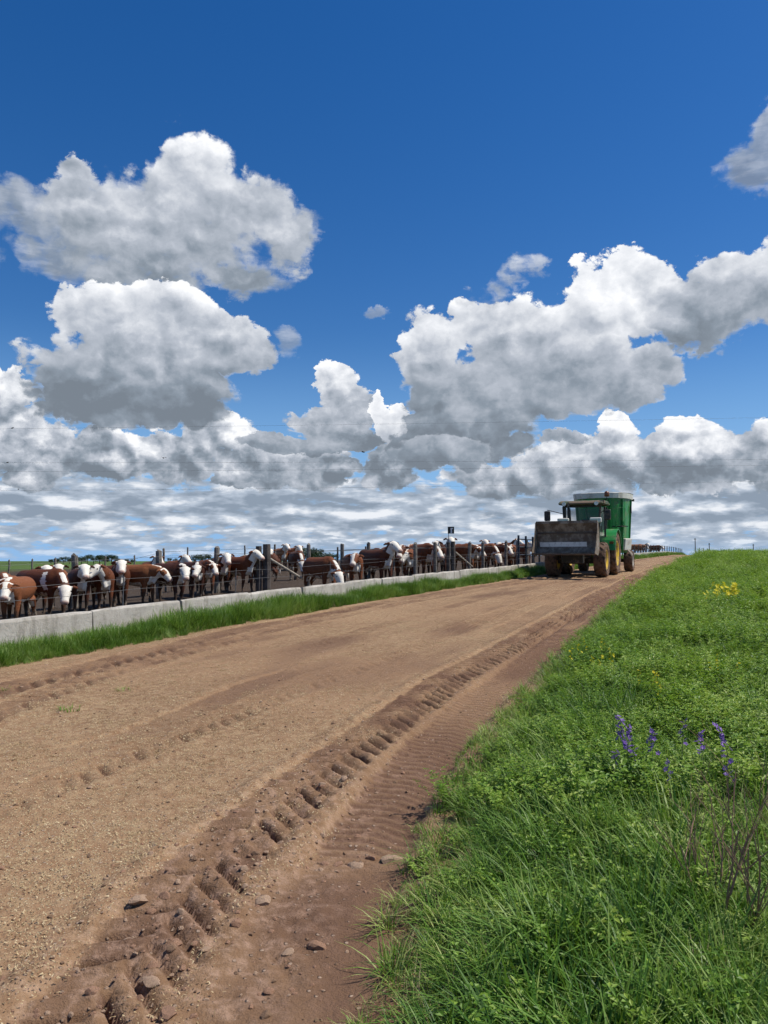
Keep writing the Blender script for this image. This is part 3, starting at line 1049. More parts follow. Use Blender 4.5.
# ------------------------------------------------------------------ cattle
def cow_coat():
    m, t, p = new_mat('cattle_coat')
    co = t.node('ShaderNodeTexCoord').outputs['Object']
    oi = t.node('ShaderNodeObjectInfo').outputs['Random']
    w = t.node('ShaderNodeAttribute', attribute_name='white').outputs['Fac']
    mz = t.node('ShaderNodeAttribute', attribute_name='muzzle').outputs['Fac']
    mud_shade = t.node('ShaderNodeAttribute', attribute_name='mud_shade').outputs['Fac']
    off = t.v('ADD', co, t.comb(t.m('MULTIPLY', oi, 40.0), 0.0, t.m('MULTIPLY', oi, 17.0)))
    n = t.noise(off, 7.0, 4.0, 0.6)
    hair = t.noise(t.v('MULTIPLY', off, (8.0, 26.0, 26.0)), 1.6, 4.0, 0.7)
    red = t.ramp(t.m('MULTIPLY_ADD', t.m('SUBTRACT', hair, 0.5), 0.6, oi),
                 [(0.0, (0.050, 0.015, 0.007)), (0.4, (0.110, 0.033, 0.012)), (0.75, (0.170, 0.055, 0.020)), (1.0, (0.235, 0.092, 0.035))])
    wh = t.mix(hair, (0.60, 0.54, 0.44), (0.80, 0.76, 0.68))
    f = t.ss(t.m('MULTIPLY_ADD', t.m('SUBTRACT', n, 0.5), 0.55, w), 0.44, 0.56)
    c = t.mix(f, red, wh)
    c = t.mix(t.m('MULTIPLY', mz, 0.85), c, (0.45, 0.26, 0.20))
    c = t.mix(t.ss(t.m('MULTIPLY_ADD', t.m('SUBTRACT', n, 0.5), 0.8, mud_shade), 0.3, 0.8, 0.0, 0.85), c, (0.045, 0.032, 0.022))
    t.put(p.inputs['Base Color'], c)
    p.inputs['Roughness'].default_value = 0.7
    p.inputs['Specular IOR Level'].default_value = 0.25
    p.inputs['Sheen Weight'].default_value = 0.0
    b = t.node('ShaderNodeBump')
    b.inputs['Distance'].default_value = 0.006
    t.l.new(hair, b.inputs['Height'])
    t.l.new(b.outputs[0], p.inputs['Normal'])
    return m


M_COW = cow_coat()
M_EYE = simple_mat('dark_eye', (0.008, 0.006, 0.005), 0.15)


def dirv(yaw, pitch):
    return Vector((math.cos(pitch) * math.cos(yaw), math.cos(pitch) * math.sin(yaw), math.sin(pitch)))


def make_cow(e, th, hp, hy, extra=None, step=0.0, fat=1.0):
    """body as one surface: e neck elevation, th neck yaw, hp head pitch, hy head yaw (degrees)"""
    e, th, hp, hy = R(e), R(th), R(hp), R(hy)
    b = MB()
    tor = [(-.82, 1.00, .07, .08), (-.78, .97, .17, .19), (-.66, .945, .245, .275), (-.48, .925, .272, .30), (-.2, .895, .295, .325), (.05, .88, .30, .345),
           (.28, .89, .285, .345), (.46, .92, .25, .325), (.58, .93, .19, .26), (.66, .93, .10, .14)]
    b.tube([(x, 0, z) for x, z, _, _ in tor], [(w * fat, h) for _, _, w, h in tor], 20)
    n0 = Vector((.40, 0, .99))
    nd = dirv(th, e)
    poll = n0 + nd * 0.57
    mid = n0 + dirv(th * 0.5, e * 0.7) * 0.30
    b.tube([n0 - Vector((.12, 0, .0)), n0 + Vector((0.08, 0, 0)), mid, poll - nd * 0.06], [(.18, .27), (.175, .265), (.145, .21), (.12, .155)], 14)
    hd = dirv(hy, hp)
    side = Vector((-math.sin(hy), math.cos(hy), 0))
    up = hd.cross(side) * -1
    if up.z < 0 and abs(hp) < 1.2:
        up = -up
    hs = [(-.10, .08, .08), (-.05, .125, .115), (.03, .140, .135), (.12, .142, .135), (.21, .115, .118), (.30, .096, .100), (.37, .100, .090), (.415, .092, .074), (.44, .055, .045)]
    b.tube([poll + hd * s_ - up * (0.02 + 0.03 * max(0, s_)) for s_, _, _ in hs], [(w, h) for _, w, h in hs], 14, up=tuple(up))
    for sg_ in (-1, 1):
        a = poll + side * sg_ * .105 + up * 0.02
        b.tube([a, a + side * sg_ * .09 - hd * .02, a + side * sg_ * .15 - up * .05 - hd * .03, a + side * sg_ * .19 - up * .075 - hd * .03],
               [(.026, .03), (.024, .048), (.022, .04), (.016, .018)], 8)
        st = step * sg_
        b.tube([(.44, sg_ * .14, .86), (.44, sg_ * .155, .64), (.46 + st * .5, sg_ * .15, .38), (.44 + st, sg_ * .15, .14), (.46 + st, sg_ * .15, .07), (.48 + st, sg_ * .15, -.01)],
               [(.10, .13), .085, .058, .040, .045, .058], 10)
        b.tube([(-.58, sg_ * .15, .92), (-.52 - st * .3, sg_ * .17, .66), (-.70 - st, sg_ * .155, .44), (-.67 - st, sg_ * .15, .16), (-.65 - st, sg_ * .15, .08), (-.63 - st, sg_ * .15, -.01)],
               [(.15, .20), (.10, .13), .062, .042, .046, .058], 10)
    throat = poll - up * 0.12 + hd * 0.02
    b.tube([(.62, 0, .68), (.62 * .6 + throat.x * .4, throat.y * .4, .74 * .6 + throat.z * .4), throat], [(.05, .10), (.035, .08), (.03, .05)], 8)
    b.tube([(-.80, 0, 1.12), (-.86, 0, 1.08), (-.885, 0.01, .9), (-.88, .02, .66), (-.87, .02, .5), (-.87, .02, .36)], [.035, .032, .026, .026, .042, .02], 8)
    tmp = b.build('tmp_cow', None)
    rm = tmp.modifiers.new('r', 'REMESH')
    rm.mode = 'VOXEL'
    rm.voxel_size = 0.021
    sm = tmp.modifiers.new('s', 'SMOOTH')
    sm.factor = 0.5
    sm.iterations = 5
    dc = tmp.modifiers.new('d', 'DECIMATE')
    dc.ratio = 0.55
    dg = bpy.context.evaluated_depsgraph_get()
    me = bpy.data.meshes.new_from_object(tmp.evaluated_get(dg))
    me.name = 'cow'
    old = tmp.data
    bpy.data.objects.remove(tmp)
    bpy.data.meshes.remove(old)
    n = len(me.vertices)
    co = np.empty(n * 3, np.float32)
    me.vertices.foreach_get('co', co)
    co = co.reshape(-1, 3).astype(float)
    nv = np.array([v.normal[:] for v in me.vertices])
    P_, HD, SD, UP = (np.array(v) for v in (poll, hd, side, up))
    rel = co - P_
    ta, sa, ua = rel @ HD, rel @ SD, rel @ UP
    head = (ta > -0.10) & (np.abs(sa) < 0.30) & (np.abs(ua) < 0.30) & (np.linalg.norm(rel, axis=1) < 0.62)
    white = np.zeros(n)
    white[head] = sstep(ta[head], -0.07, 0.0)
    ear = head & (np.abs(sa) > 0.155) & (ta < 0.1)
    white[ear] = 0.15
    # crest of the neck, brisket, underline, socks, switch
    nk = np.array(n0)
    nl = np.array(poll - n0)
    tn = np.clip(((co - nk) @ nl) / (nl @ nl), 0, 1)
    nc = co - (nk + tn[:, None] * nl)
    crest = (tn > 0.35) & (nc[:, 2] > 0.06) & (np.hypot(nc[:, 0] * nd.y - nc[:, 1] * nd.x, 0) < 0.055) & (~head)
    white[crest] = np.maximum(white[crest], 0.8)
    bris = (co[:, 0] > 0.40) & (co[:, 2] < 0.86) & (co[:, 2] > 0.5) & (np.abs(co[:, 1]) < 0.12) & (~head)
    white[bris] = np.maximum(white[bris], sstep(co[bris, 0], 0.42, 0.60))
    thr = (~head) & (tn > 0.2) & (nc[:, 2] < -0.06) & (np.abs(co[:, 1] - (nk[1] + tn * nl[1])) < 0.07)
    white[thr] = np.maximum(white[thr], 0.75)
    bel = (nv[:, 2] < -0.55) & (co[:, 2] < 0.72) & (co[:, 2] > 0.45) & (co[:, 0] < 0.5)
    white[bel] = np.maximum(white[bel], 0.52)
    leg = co[:, 2] < 0.42
    white[leg] = np.maximum(white[leg], 0.48 * (1 - sstep(co[leg, 2], 0.2, 0.40)))
    sw = (co[:, 0] < -0.83) & (co[:, 2] < 0.56)
    white[sw] = 0.9
    if extra == 'stripe':
        bx = co[:, 0] - (0.30 - 0.32 * (co[:, 2] - 0.95))
        stp = (~head) & (np.abs(bx) < 0.075) & (co[:, 2] > 0.74) & (co[:, 2] < 1.16) & (tn < 0.3)
        white[stp] = 1.0
    if extra == 'patch':
        eye = head & (np.abs(ta - 0.10) < 0.09) & (np.abs(sa) > 0.05) & (ua > -0.06)
        white[eye] = 0.1
    if extra == 'mottled':
        eye = head & (ta > -0.02) & (ta < 0.30) & (sa > 0.035)
        white[eye] = 0.12
    muz = head & (ta > 0.36)
    mzl = np.zeros(n)
    mzl[muz] = sstep(ta[muz], 0.36, 0.42)
    mud_shade = (1 - sstep(co[:, 2], 0.15, 0.62)) * 1.0  # mud, plus the shade low on legs and body put into the colour
    set_attr(me, 'white', white)
    set_attr(me, 'muzzle', mzl)
    set_attr(me, 'mud_shade', mud_shade)
    me.polygons.foreach_set('use_smooth', [True] * len(me.polygons))
    me.materials.append(M_COW)
    eyes = [poll + hd * 0.105 + side * s_ * 0.122 + up * 0.025 for s_ in (-1, 1)]
    nost = [poll + hd * 0.432 + side * s_ * 0.042 - up * 0.035 for s_ in (-1, 1)]
    return me, eyes, nost


eye_me = MB().lathe([(-.022, 0.001), (-.017, .015), (0, .022), (.017, .015), (.022, 0.001)], (0, 0, 0), 'z', 8).mesh('eye')
eye_me.materials.append(M_EYE)
nos_me = MB().lathe([(-.014, 0.001), (-.01, .010), (0, .014), (.01, .010), (.014, 0.001)], (0, 0, 0), 'z', 8).mesh('nostril')
nos_me.materials.append(M_EYE)

POSES = {
    'up': make_cow(30, 0, -38, 0),
    'alert': make_cow(42, 8, -30, 12, step=0.05),
    'left': make_cow(26, 32, -36, 62, step=-0.04),
    'right': make_cow(26, -32, -36, -62, step=0.05),
    'mid': make_cow(4, 6, -42, 10, 'patch', step=0.06),
    'midr': make_cow(6, -18, -40, -34, step=-0.06),
    'down': make_cow(-28, 4, -62, 6, step=0.08),
    'stripe': make_cow(-22, -10, -52, -34, 'stripe', step=0.06),
    'mottled': make_cow(14, -14, -40, -30, 'mottled', step=0.03),
}
COWS = [
    # column, metres behind trough line, heading, pose, size, label
    (-14, -5.80, -64, 'alert', 1.0, 'white-faced red cow cut off by the left edge, looking over the trough'),
    (19, -5.25, -84, 'mid', 0.97, 'red cow facing the camera head on, front row at the far left'),
    (48, -5.85, -36, 'stripe', 1.05, 'red cow with a white band down its shoulder, head lowered'),
    (34, -7.40, -44, 'up', 1.0, 'red cow standing behind the one with the white shoulder band'),
    (80, -6.40, -58, 'up', 0.98, 'white-faced cow just right of the first grey post, front turned to the road'),
    (104, -6.20, -64, 'right', 0.98, 'red cow with white brisket, between the first two grey posts, face to camera'),
    (121, -6.70, -72, 'up', 1.0, 'dark red cow with bright white face, half hidden left of the second post'),
    (138, -6.50, -26, 'mid', 0.98, 'brown cow half hidden behind the plain one at the second post'),
    (151, -9.10, -60, 'alert', 1.0, 'cow in the second row, white head above the backs left of the second post'),
    (170, -5.70, -34, 'midr', 1.0, 'plain brown cow in front of the second post, head to the right'),
    (176, -10.20, -49, 'alert', 1.0, 'cow far in the second row, head showing right of the second post'),
    (193, -5.95, -56, 'midr', 0.97, 'white-faced cow with lowered head, left of the third grey post'),
    (206, -6.40, -66, 'mid', 0.96, 'cow with long white blaze below the third grey post'),
    (221, -6.60, -62, 'up', 1.0, 'white-faced cow right of the third post, behind its neighbours'),
    (240, -6.05, -46, 'alert', 1.0, 'bright brown cow holding its head up beside the strainer post'),
    (226, -9.60, -34, 'mid', 1.0, 'brown back of a cow in the second row behind the third post'),
    (110, -10.30, -44, 'up', 1.0, 'cow in the second row behind the white-brisket cow'),
    (271, -11.50, -80, 'up', 1.0, 'distant cow just right of the strainer post, white face to camera'),
    (281, -13.50, -70, 'alert', 1.0, 'distant cow seen above the pale diagonal stay'),
    (292, -13.00, -60, 'up', 1.0, 'distant dark cow beyond the low end of the diagonal stay'),
    (297, -8.00, -75, 'down', 1.0, 'cow with its head down behind the foot of the diagonal stay'),
    (262, -9.00, 160, 'mid', 1.0, 'distant cow turned away behind the strainer post'),
    (321, -2.75, -48, 'down', 1.0, 'big red cow with lowered head, right of the foot of the diagonal stay'),
    (353, -2.85, -74, 'mottled', 0.98, 'cow with brown-and-white face hanging low between two post pairs'),
    (372, -3.75, -62, 'mid', 1.0, 'brown cow standing back from the trough beside the second post pair'),
    (379, -2.55, -58, 'alert', 1.02, 'very dark cow with its white head raised high by a post'),
    (399, -2.55, -82, 'mottled', 1.02, 'cow with a big half-white face turned down, middle of the row'),
    (409, -2.20, -88, 'midr', 0.92, 'cow nosing low over the trough in the middle of the row'),
    (422, -2.65, -64, 'mid', 1.04, 'broad dark red cow left of the black sign'),
    (437, -3.05, -80, 'right', 1.02, 'cow with a long white face left of the sign post'),
    (447, -3.35, -86, 'alert', 1.03, 'cow lifting its white face right below the black sign'),
    (461, -2.75, -58, 'mid', 1.02, 'red-brown cow behind the thin stay of the sign post'),
    (474, -2.55, -84, 'midr', 0.98, 'cow with curly white forehead right of the thin stay'),
    (486, -2.95, -66, 'down', 1.02, 'cow with its head down, halfway between sign and tractor'),
    (497, -2.75, -70, 'mid', 1.0, 'cow with white face close to the tractor end of the row'),
    (503, -4.95, -40, 'alert', 1.04, 'cow with pale crest standing above its neighbours near the tractor'),
    (510, -2.55, -86, 'midr', 0.98, 'cow with white brow, second from the pipe gate'),
    (521, -2.65, -62, 'up', 0.98, 'dark red cow next to the pipe gate by the bucket'),
    (545, -2.65, -30, 'mid', 1.0, 'cow in the gap behind the tractor bucket'),
    (388, -3.9, -80, 'up', 1.0, 'cow in the second row right of the dark cow with raised head'),
    (414, -3.8, -95, 'mottled', 1.0, 'cow peering out behind the cow that noses low over the trough'),
    (455, -4.0, -70, 'mid', 1.0, 'cow half hidden behind the dark strainer post of the sign'),
    (480, -3.9, -88, 'alert', 0.98, 'white-faced cow in the second row between sign and tractor'),
    (492, -4.1, -60, 'right', 0.98, 'cow in the second row, face turned aside, near the tractor end'),
    (60, -8.6, -70, 'up', 1.0, 'white-faced cow in the second row left of the first grey post'),
    (5, -6.4, -66, 'mid', 1.0, 'white-faced cow behind the head-on one at the left edge'),
    (636, -2.65, -20, 'mid', 1.0, 'cow at the trough just past the feed wagon'),
    (641, -2.85, -60, 'up', 1.0, 'white-faced cow beyond the feed wagon wheel'),
    (655, -2.55, -40, 'midr', 1.05, 'lone red cow at the far fence beyond the wagon'),
]
rnd = random.Random(21)
for px, q, hd_, pose, sc, label in COWS:
    x, y = at_px(px, q)
    me, eyes, nost = POSES[pose]
    o = bpy.data.objects.new('cow', me)
    COL.objects.link(o)
    o.location = (x, y, zat(x, y) - 0.015)
    o.rotation_euler = (0, 0, R(hd_ + rnd.uniform(-4, 4)))
    k = sc * float(np.interp(px, [0, 250, 310, 370, 400], [0.84, 0.86, 0.90, 0.95, 1.03]))
    o.scale = (k, k, k)
    tag(o, label, 'cow', 'hereford-type cattle in the pen')
    if y < 45:
        for e_ in eyes:
            c = bpy.data.objects.new('eye', eye_me)
            COL.objects.link(c)
            c.parent = o
            c.location = e_
        for e_ in nost:
            c = bpy.data.objects.new('nostril', nos_me)
            COL.objects.link(c)
            c.parent = o
            c.location = e_


# ------------------------------------------------------------------ tractor with loader, and feed mixer wagon
DUST = (0.26, 0.185, 0.125)
M_GREEN = simple_mat('green_paint', (0.018, 0.215, 0.045), 0.36, dirt=DUST, dirt_amt=0.30, scale=2.5, spec=0.5)
M_YEL = simple_mat('yellow_rim', (0.62, 0.40, 0.03), 0.5, dirt=DUST, dirt_amt=0.42, scale=5.0)
M_TYRE = simple_mat('dusty_rubber', (0.035, 0.030, 0.027), 0.9, dirt=(0.17, 0.105, 0.07), dirt_amt=0.75, scale=7.0, spec=0.2)
M_BLACKM = simple_mat('black_metal', (0.02, 0.02, 0.02), 0.55, dirt=DUST, dirt_amt=0.30, scale=4.0)
M_STEEL = simple_mat('worn_bucket_steel', (0.29, 0.245, 0.195), 0.6, 0.1, dirt=(0.13, 0.098, 0.068), dirt_amt=0.65, scale=3.5, bump=0.3)
M_STEEL_D = simple_mat('rusty_bucket_steel', (0.10, 0.082, 0.068), 0.75, 0.3, dirt=(0.15, 0.10, 0.065), dirt_amt=0.6, scale=4.0, bump=0.4)
M_BRIGHT = simple_mat('sunlit_steel', (0.80, 0.77, 0.71), 0.45, 0.0, dirt=(0.2, 0.17, 0.13), dirt_amt=0.25, scale=8.0)  # bucket steel with the sun's brightness put into its colour
M_CREAM = simple_mat('cream_paint', (0.62, 0.60, 0.53), 0.6, dirt=(0.30, 0.25, 0.18), dirt_amt=0.35, scale=3.0)
M_ROOF = simple_mat('cab_roof', (0.03, 0.07, 0.03), 0.6, dirt=(0.15, 0.10, 0.065), dirt_amt=0.7, scale=3.0)
M_LAMP = simple_mat('lamp_glass', (0.70, 0.70, 0.66), 0.15)
M_AMBER = simple_mat('amber_beacon', (0.16, 0.055, 0.02), 0.3)
M_SEAT = simple_mat('cab_interior', (0.03, 0.03, 0.03), 0.8)
m, t, p = new_mat('cab_glass')
p.inputs['Base Color'].default_value = (0.55, 0.68, 0.66, 1)
p.inputs['Roughness'].default_value = 0.04
p.inputs['Transmission Weight'].default_value = 0.0
p.inputs['Alpha'].default_value = 0.30
p.inputs['Base Color'].default_value = (0.03, 0.05, 0.05, 1)
p.inputs['Specular IOR Level'].default_value = 0.9
M_GLASS = m

HEAD = Vector((-0.41, -0.91, 0)).normalized()
LEFT = Vector((-HEAD.y, HEAD.x, 0))
FX, FY = 7.36, 29.35


def place_vehicle(o, lx, ly=0.0):
    """stand a vehicle on the sloping road, lx metres ahead of the tractor's front axle"""
    p0 = Vector((FX, FY, 0)) + HEAD * lx + LEFT * ly
    pf, pb = p0 + HEAD * 1.2, p0 - HEAD * 2.5
    zf, zb = float(base_h(pf.y)), float(base_h(pb.y))
    sl = (zf - zb) / 3.7
    f = Vector((HEAD.x, HEAD.y, sl)).normalized()
    u_ = f.cross(LEFT).normalized()
    M = Matrix((f, LEFT, u_)).transposed().to_4x4()
    p0.z = zf - sl * 1.2 + 0.005
    o.matrix_world = Matrix.Translation(p0) @ M


def wheel(parent, name, c, dia, width, lugs, rim_mat, rim_r, out):
    """tyre with bar lugs, dished rim and hub; out is the outer side (+1 left)"""
    R_ = dia / 2
    w = width / 2
    we = empty(name)
    we.parent = parent
    we.location = c
    b = MB()
    prof = [(-w * .80, rim_r), (-w * .98, rim_r + (R_ - rim_r) * .35), (-w, R_ * .86), (-w * .86, R_ * .945), (-w * .4, R_ * .962), (w * .4, R_ * .962),
            (w * .86, R_ * .945), (w, R_ * .86), (w * .98, rim_r + (R_ - rim_r) * .35), (w * .80, rim_r)]
    b.lathe(prof, (0, 0, 0), 'y', 36)
    for k in range(lugs):
        for s_ in (-1, 1):
            a0 = 2 * math.pi * (k + (0.5 if s_ > 0 else 0)) / lugs
            vs = []
            for (fy_, da, rr) in ((0.02, 0.22, 0.955), (0.55, 0.10, 0.955), (1.02, -0.05, 0.86)):
                for ww in (-0.030, 0.030):
                    for hgt in (0.0, 1.0):
                        rad = R_ * rr + hgt * R_ * 0.045
                        a = a0 + da * 1.2 + ww * 1.3 / 1.0
                        vs.append((rad * math.cos(a), s_ * w * fy_, rad * math.sin(a)))
            fs = []
            for i in (0, 4):
                fs += [(i + 1, i + 3, i + 7, i + 5), (i, i + 1, i + 5, i + 4), (i + 2, i + 6, i + 7, i + 3)]
            fs += [(0, 2, 3, 1), (8, 9, 11, 10)]
            b.add(vs, fs)
    b.build('tyre', M_TYRE, we)
    b = MB()
    d = out * w
    b.lathe([(d * .80, rim_r * 1.02), (d * .86, rim_r * .98), (d * .55, rim_r * .86), (d * .25, rim_r * .55), (d * .30, rim_r * .38), (d * .62, rim_r * .34), (d * .66, 0.001)],
            (0, 0, 0), 'y', 28)
    b.lathe([(-d * .80, rim_r * 1.02), (-d * .5, rim_r * .9), (-d * .3, 0.001)], (0, 0, 0), 'y', 28)
    r_ = b.build('rim', rim_mat, we, smooth=True)
    b = MB()
    for k in range(8):
        a = 2 * math.pi * k / 8
        b.tube([(rim_r * .46 * math.cos(a), d * .24, rim_r * .46 * math.sin(a)), (rim_r * .46 * math.cos(a), d * .36, rim_r * .46 * math.sin(a))], [.022, .02], 6)
    b.build('wheel_bolts', M_BLACKM, we)
    return we


tr = empty('tractor')
tag(tr, 'green tractor with raised front loader bucket, driving towards the camera on the dirt road', 'tractor')
for s_ in (1, -1):
    wheel(tr, 'front_wheel', (0, s_ * 0.90, 0.66), 1.34, 0.44, 16, M_YEL, 0.37, s_)
    wheel(tr, 'rear_wheel', (-2.55, s_ * 0.93, 0.86), 1.76, 0.50, 19, M_YEL, 0.50, s_)
# chassis, axles
b = MB()
b.box((-1.1, 0, .80), (3.3, .50, .46)).box((-2.55, 0, .90), (.62, .80, .66)).box((.55, 0, .72), (.5, .46, .40))
b.build('chassis', M_BLACKM, tr, bevel=0.02)
MB().bar((0, -.72, .62), (0, .72, .62), .18, .2).bar((0, -.72, .64), (0, -.72, .86), .16).bar((0, .72, .64), (0, .72, .86), .16).build('front_axle', M_BLACKM, tr)
MB().tube([(-2.55, -.75, .86), (-2.55, .75, .86)], [.15, .15], 10).build('rear_axle', M_BLACKM, tr)
# hood: rounded, sloping nose
secs = [(-1.02, .40, 1.02, 1.80), (-.3, .40, 1.0, 1.74), (.35, .385, .98, 1.64), (.68, .36, .96, 1.50), (.84, .32, .95, 1.30)]
vs, fs = [], []
for x, hw, z0, z1 in secs:
    vs += [(x, -hw, z0), (x, -hw, z1 - .16), (x, -hw * .86, z1 - .05), (x, -hw * .5, z1), (x, hw * .5, z1), (x, hw * .86, z1 - .05), (x, hw, z1 - .16), (x, hw, z0)]
for i in range(len(secs) - 1):
    for k in range(7):
        a = i * 8 + k
        fs.append((a, a + 1, a + 9, a + 8))
fs += [tuple(range(8)), tuple(range((len(secs) - 1) * 8 + 7, (len(secs) - 1) * 8 - 1, -1))]
hood = MB().add(vs, fs).build('hood', M_GREEN, tr, bevel=0.012)
MB().box((.85, 0, 1.10), (.03, .50, .30)).build('grille', M_BLACKM, hood)
for s_ in (1, -1):
    MB().box((.84, s_ * .19, 1.27), (.05, .18, .09)).build('headlight', M_LAMP, hood, bevel=0.01)
    for k in range(5):
        MB().box((-.55 + k * .14, s_ * .402, 1.35), (.09, .012, .38)).build('side_louvre', M_BLACKM, hood)
MB().box((.93, 0, .72), (.30, .80, .34)).build('front_weight', M_BLACKM, tr, bevel=0.02)  # black rather than green: shade below the loader put into its colour
MB().tube([(-.85, -.46, 1.4), (-.85, -.46, 2.1), (-.83, -.46, 2.75), (-.88, -.46, 2.88)], [.055, .06, .045, .045], 10).build('exhaust', M_BLACKM, tr)
MB().tube([(-.25, .3, 1.60), (-.25, .3, 1.95)], [.05, .05], 8).build('air_intake', M_BLACKM, tr)
# cab
cab = empty('cab')
cab.parent = tr
b = MB()
zb_, zt_ = 1.30, 2.74
for x0, x1, hw0, hw1 in ((-1.02, -1.16, .62, .72), (-1.85, -1.85, .78, .78), (-2.62, -2.52, .70, .74)):
    for s_ in (1, -1):
        b.bar((x0, s_ * hw0, zb_), (x1, s_ * hw1, zt_), .075, .075)
b.box((-1.8, 0, 1.16), (1.72, 1.36, .28)).box((-1.02, 0, 1.30), (.08, 1.24, .10)).box((-1.15, 0, 2.74), (.08, 1.46, .08))
b.build('cab_frame', M_BLACKM, cab)
MB().add([(-1.03, -.60, 1.36), (-1.03, .60, 1.36), (-1.165, .70, 2.70), (-1.165, -.70, 2.70)], [(0, 1, 2, 3)]).build('windscreen', M_GLASS, cab)
for s_ in (1, -1):
    d_ = MB().add([(-1.08, s_ * .645, 1.36), (-1.82, s_ * .785, 1.32), (-1.82, s_ * .785, 2.70), (-1.19, s_ * .735, 2.70)], [(0, 1, 2, 3)]).build('door', M_GLASS, cab)
    MB().bar((-1.3, s_ * .72, 1.75), (-1.3, s_ * .72, 1.95), .03).build('handle', M_BLACKM, d_)
    MB().add([(-1.89, s_ * .785, 1.55), (-2.58, s_ * .715, 1.55), (-2.50, s_ * .75, 2.70), (-1.89, s_ * .785, 2.70)], [(0, 1, 2, 3)]).build('side_window', M_GLASS, cab)
MB().add([(-2.63, -.67, 1.5), (-2.63, .67, 1.5), (-2.53, .71, 2.70), (-2.53, -.71, 2.70)], [(0, 1, 2, 3)]).build('rear_window', M_GLASS, cab)
b = MB()
b.prism([(-.86, 2.80), (-.80, 2.84), (-.92, 2.92), (-1.2, 2.97), (-2.4, 2.97), (-2.72, 2.92), (-2.80, 2.84), (-2.74, 2.80)], 'y', -.86, .86)
roof = b.build('roof', M_ROOF, cab, bevel=0.04)
for s_ in (.62, -.62):
    MB().lathe([(-.04, .001), (-.04, .075), (.03, .08), (.03, .001)], (-.80, s_, 2.83), 'x', 12).build('work_light', M_LAMP, roof)
MB().tube([(-1.15, .84, 2.95), (-1.10, .98, 3.0), (-1.10, .98, 3.12)], [.02, .02, .02], 6).build('beacon_stalk', M_BLACKM, roof)
MB().lathe([(0, .001), (0, .085), (.04, .10), (.14, .10), (.20, .07), (.22, .001)], (-1.10, .98, 3.09), 'z', 12).build('beacon', M_AMBER, roof, smooth=True)
for s_ in (1, -1):
    L_ = 1.32 if s_ < 0 else 1.02
    mm = MB().tube([(-1.05, s_ * .70, 2.45), (-.95, s_ * L_, 2.62), (-.95, s_ * L_, 2.56)], [.016, .016, .016], 6).build('mirror_arm', M_BLACKM, cab)
    MB().box((-.95, s_ * L_, 2.38), (.09, .24, .40)).build('mirror', M_BLACKM, mm, bevel=0.03)
# seat, steering wheel and driver's controls show as dark shapes behind the glass
MB().box((-2.1, 0, 1.55), (.48, .5, .14)).box((-2.32, 0, 1.92), (.14, .48, .66)).build('seat', M_SEAT, cab, bevel=0.04)
MB().tube([(-1.15, 0, 1.3), (-1.42, 0, 1.72)], [.05, .03], 8).build('steering_column', M_SEAT, cab)
sw = MB()
pts = [(-1.42 + .08 * math.sin(a), .20 * math.cos(a), 1.74 + .17 * math.sin(a)) for a in np.linspace(0, 2 * math.pi, 17)]
sw.tube(pts, [.018] * 17, 6, caps=False).build('steering_wheel', M_SEAT, cab)
# fenders over the rear wheels
for s_ in (1, -1):
    out, inn = [], []
    for k in range(13):
        a = R(8 + k * 12.5)
        r_ = 1.0
        out.append((-2.55 + r_ * math.cos(a), .86 + r_ * math.sin(a)))
        inn.append((-2.55 + (r_ - .04) * math.cos(a), .86 + (r_ - .04) * math.sin(a)))
    vs, fs = [], []
    for (x, z), (xi, zi) in zip(out, inn):
        vs += [(x, s_ * .66, z), (x, s_ * 1.20, z), (xi, s_ * 1.20, zi), (xi, s_ * .66, zi)]
    for i in range(12):
        for k in range(4):
            fs.append((i * 4 + k, i * 4 + (k + 1) % 4, i * 4 + 4 + (k + 1) % 4, i * 4 + 4 + k))
    fs += [(3, 2, 1, 0), (48, 49, 50, 51)]
    fd = MB().add(vs, fs).build('fender', M_GREEN, tr)
    MB().box((-1.62, s_ * 1.05, 1.30), (.04, .16, .09)).build('marker_lamp', M_AMBER, fd)
    st = MB()
    for k in range(3):
        st.box((-1.38, s_ * .80, .42 + .26 * k), (.40, .26, .035))
    st.bar((-1.20, s_ * .80, .40), (-1.20, s_ * .80, 1.2), .03).bar((-1.57, s_ * .80, .40), (-1.57, s_ * .80, 1.2), .03)
    st.build('step', M_BLACKM, tr)
# loader
for s_ in (1, -1):
    MB().box((-.72, s_ * .56, 1.42), (.26, .14, 1.32)).box((-.72, s_ * .47, .90), (.34, .12, .30)).build('loader_upright', M_GREEN, tr, bevel=0.02)
    MB().bar((-.72, s_ * .66, 1.70), (.35, s_ * .66, 1.86), .12, .20).bar((.35, s_ * .66, 1.86), (1.30, s_ * .66, 1.16), .12, .20).build('loader_arm', M_GREEN, tr)
    MB().tube([(-.55, s_ * .66, 1.02), (.05, s_ * .66, 1.40)], [.055, .055], 10).tube([(.05, s_ * .66, 1.40), (.42, s_ * .66, 1.72)], [.03, .03], 8).build('lift_cylinder', M_BLACKM, tr)
    MB().tube([(.45, s_ * .52, 1.86), (1.28, s_ * .52, 1.66)], [.045, .045], 8).build('tilt_cylinder', M_BLACKM, tr)
    MB().box((-.58, s_ * .62, 2.17), (.14, .44, .20)).build('loader_lamp', M_CREAM, tr, bevel=0.03)
MB().tube([(.72, -.66, 1.60), (.72, .66, 1.60)], [.07, .07], 10).build('loader_crossbar', M_GREEN, tr)
bk = empty('bucket')
bk.parent = tr
bk.location = (0.14, -0.08, 0.0)
W = 1.10
prof = [(2.22, .93), (1.62, .86), (1.42, .93), (1.30, 1.10), (1.26, 1.36), (1.30, 1.72), (1.46, 2.05)]
th = .03


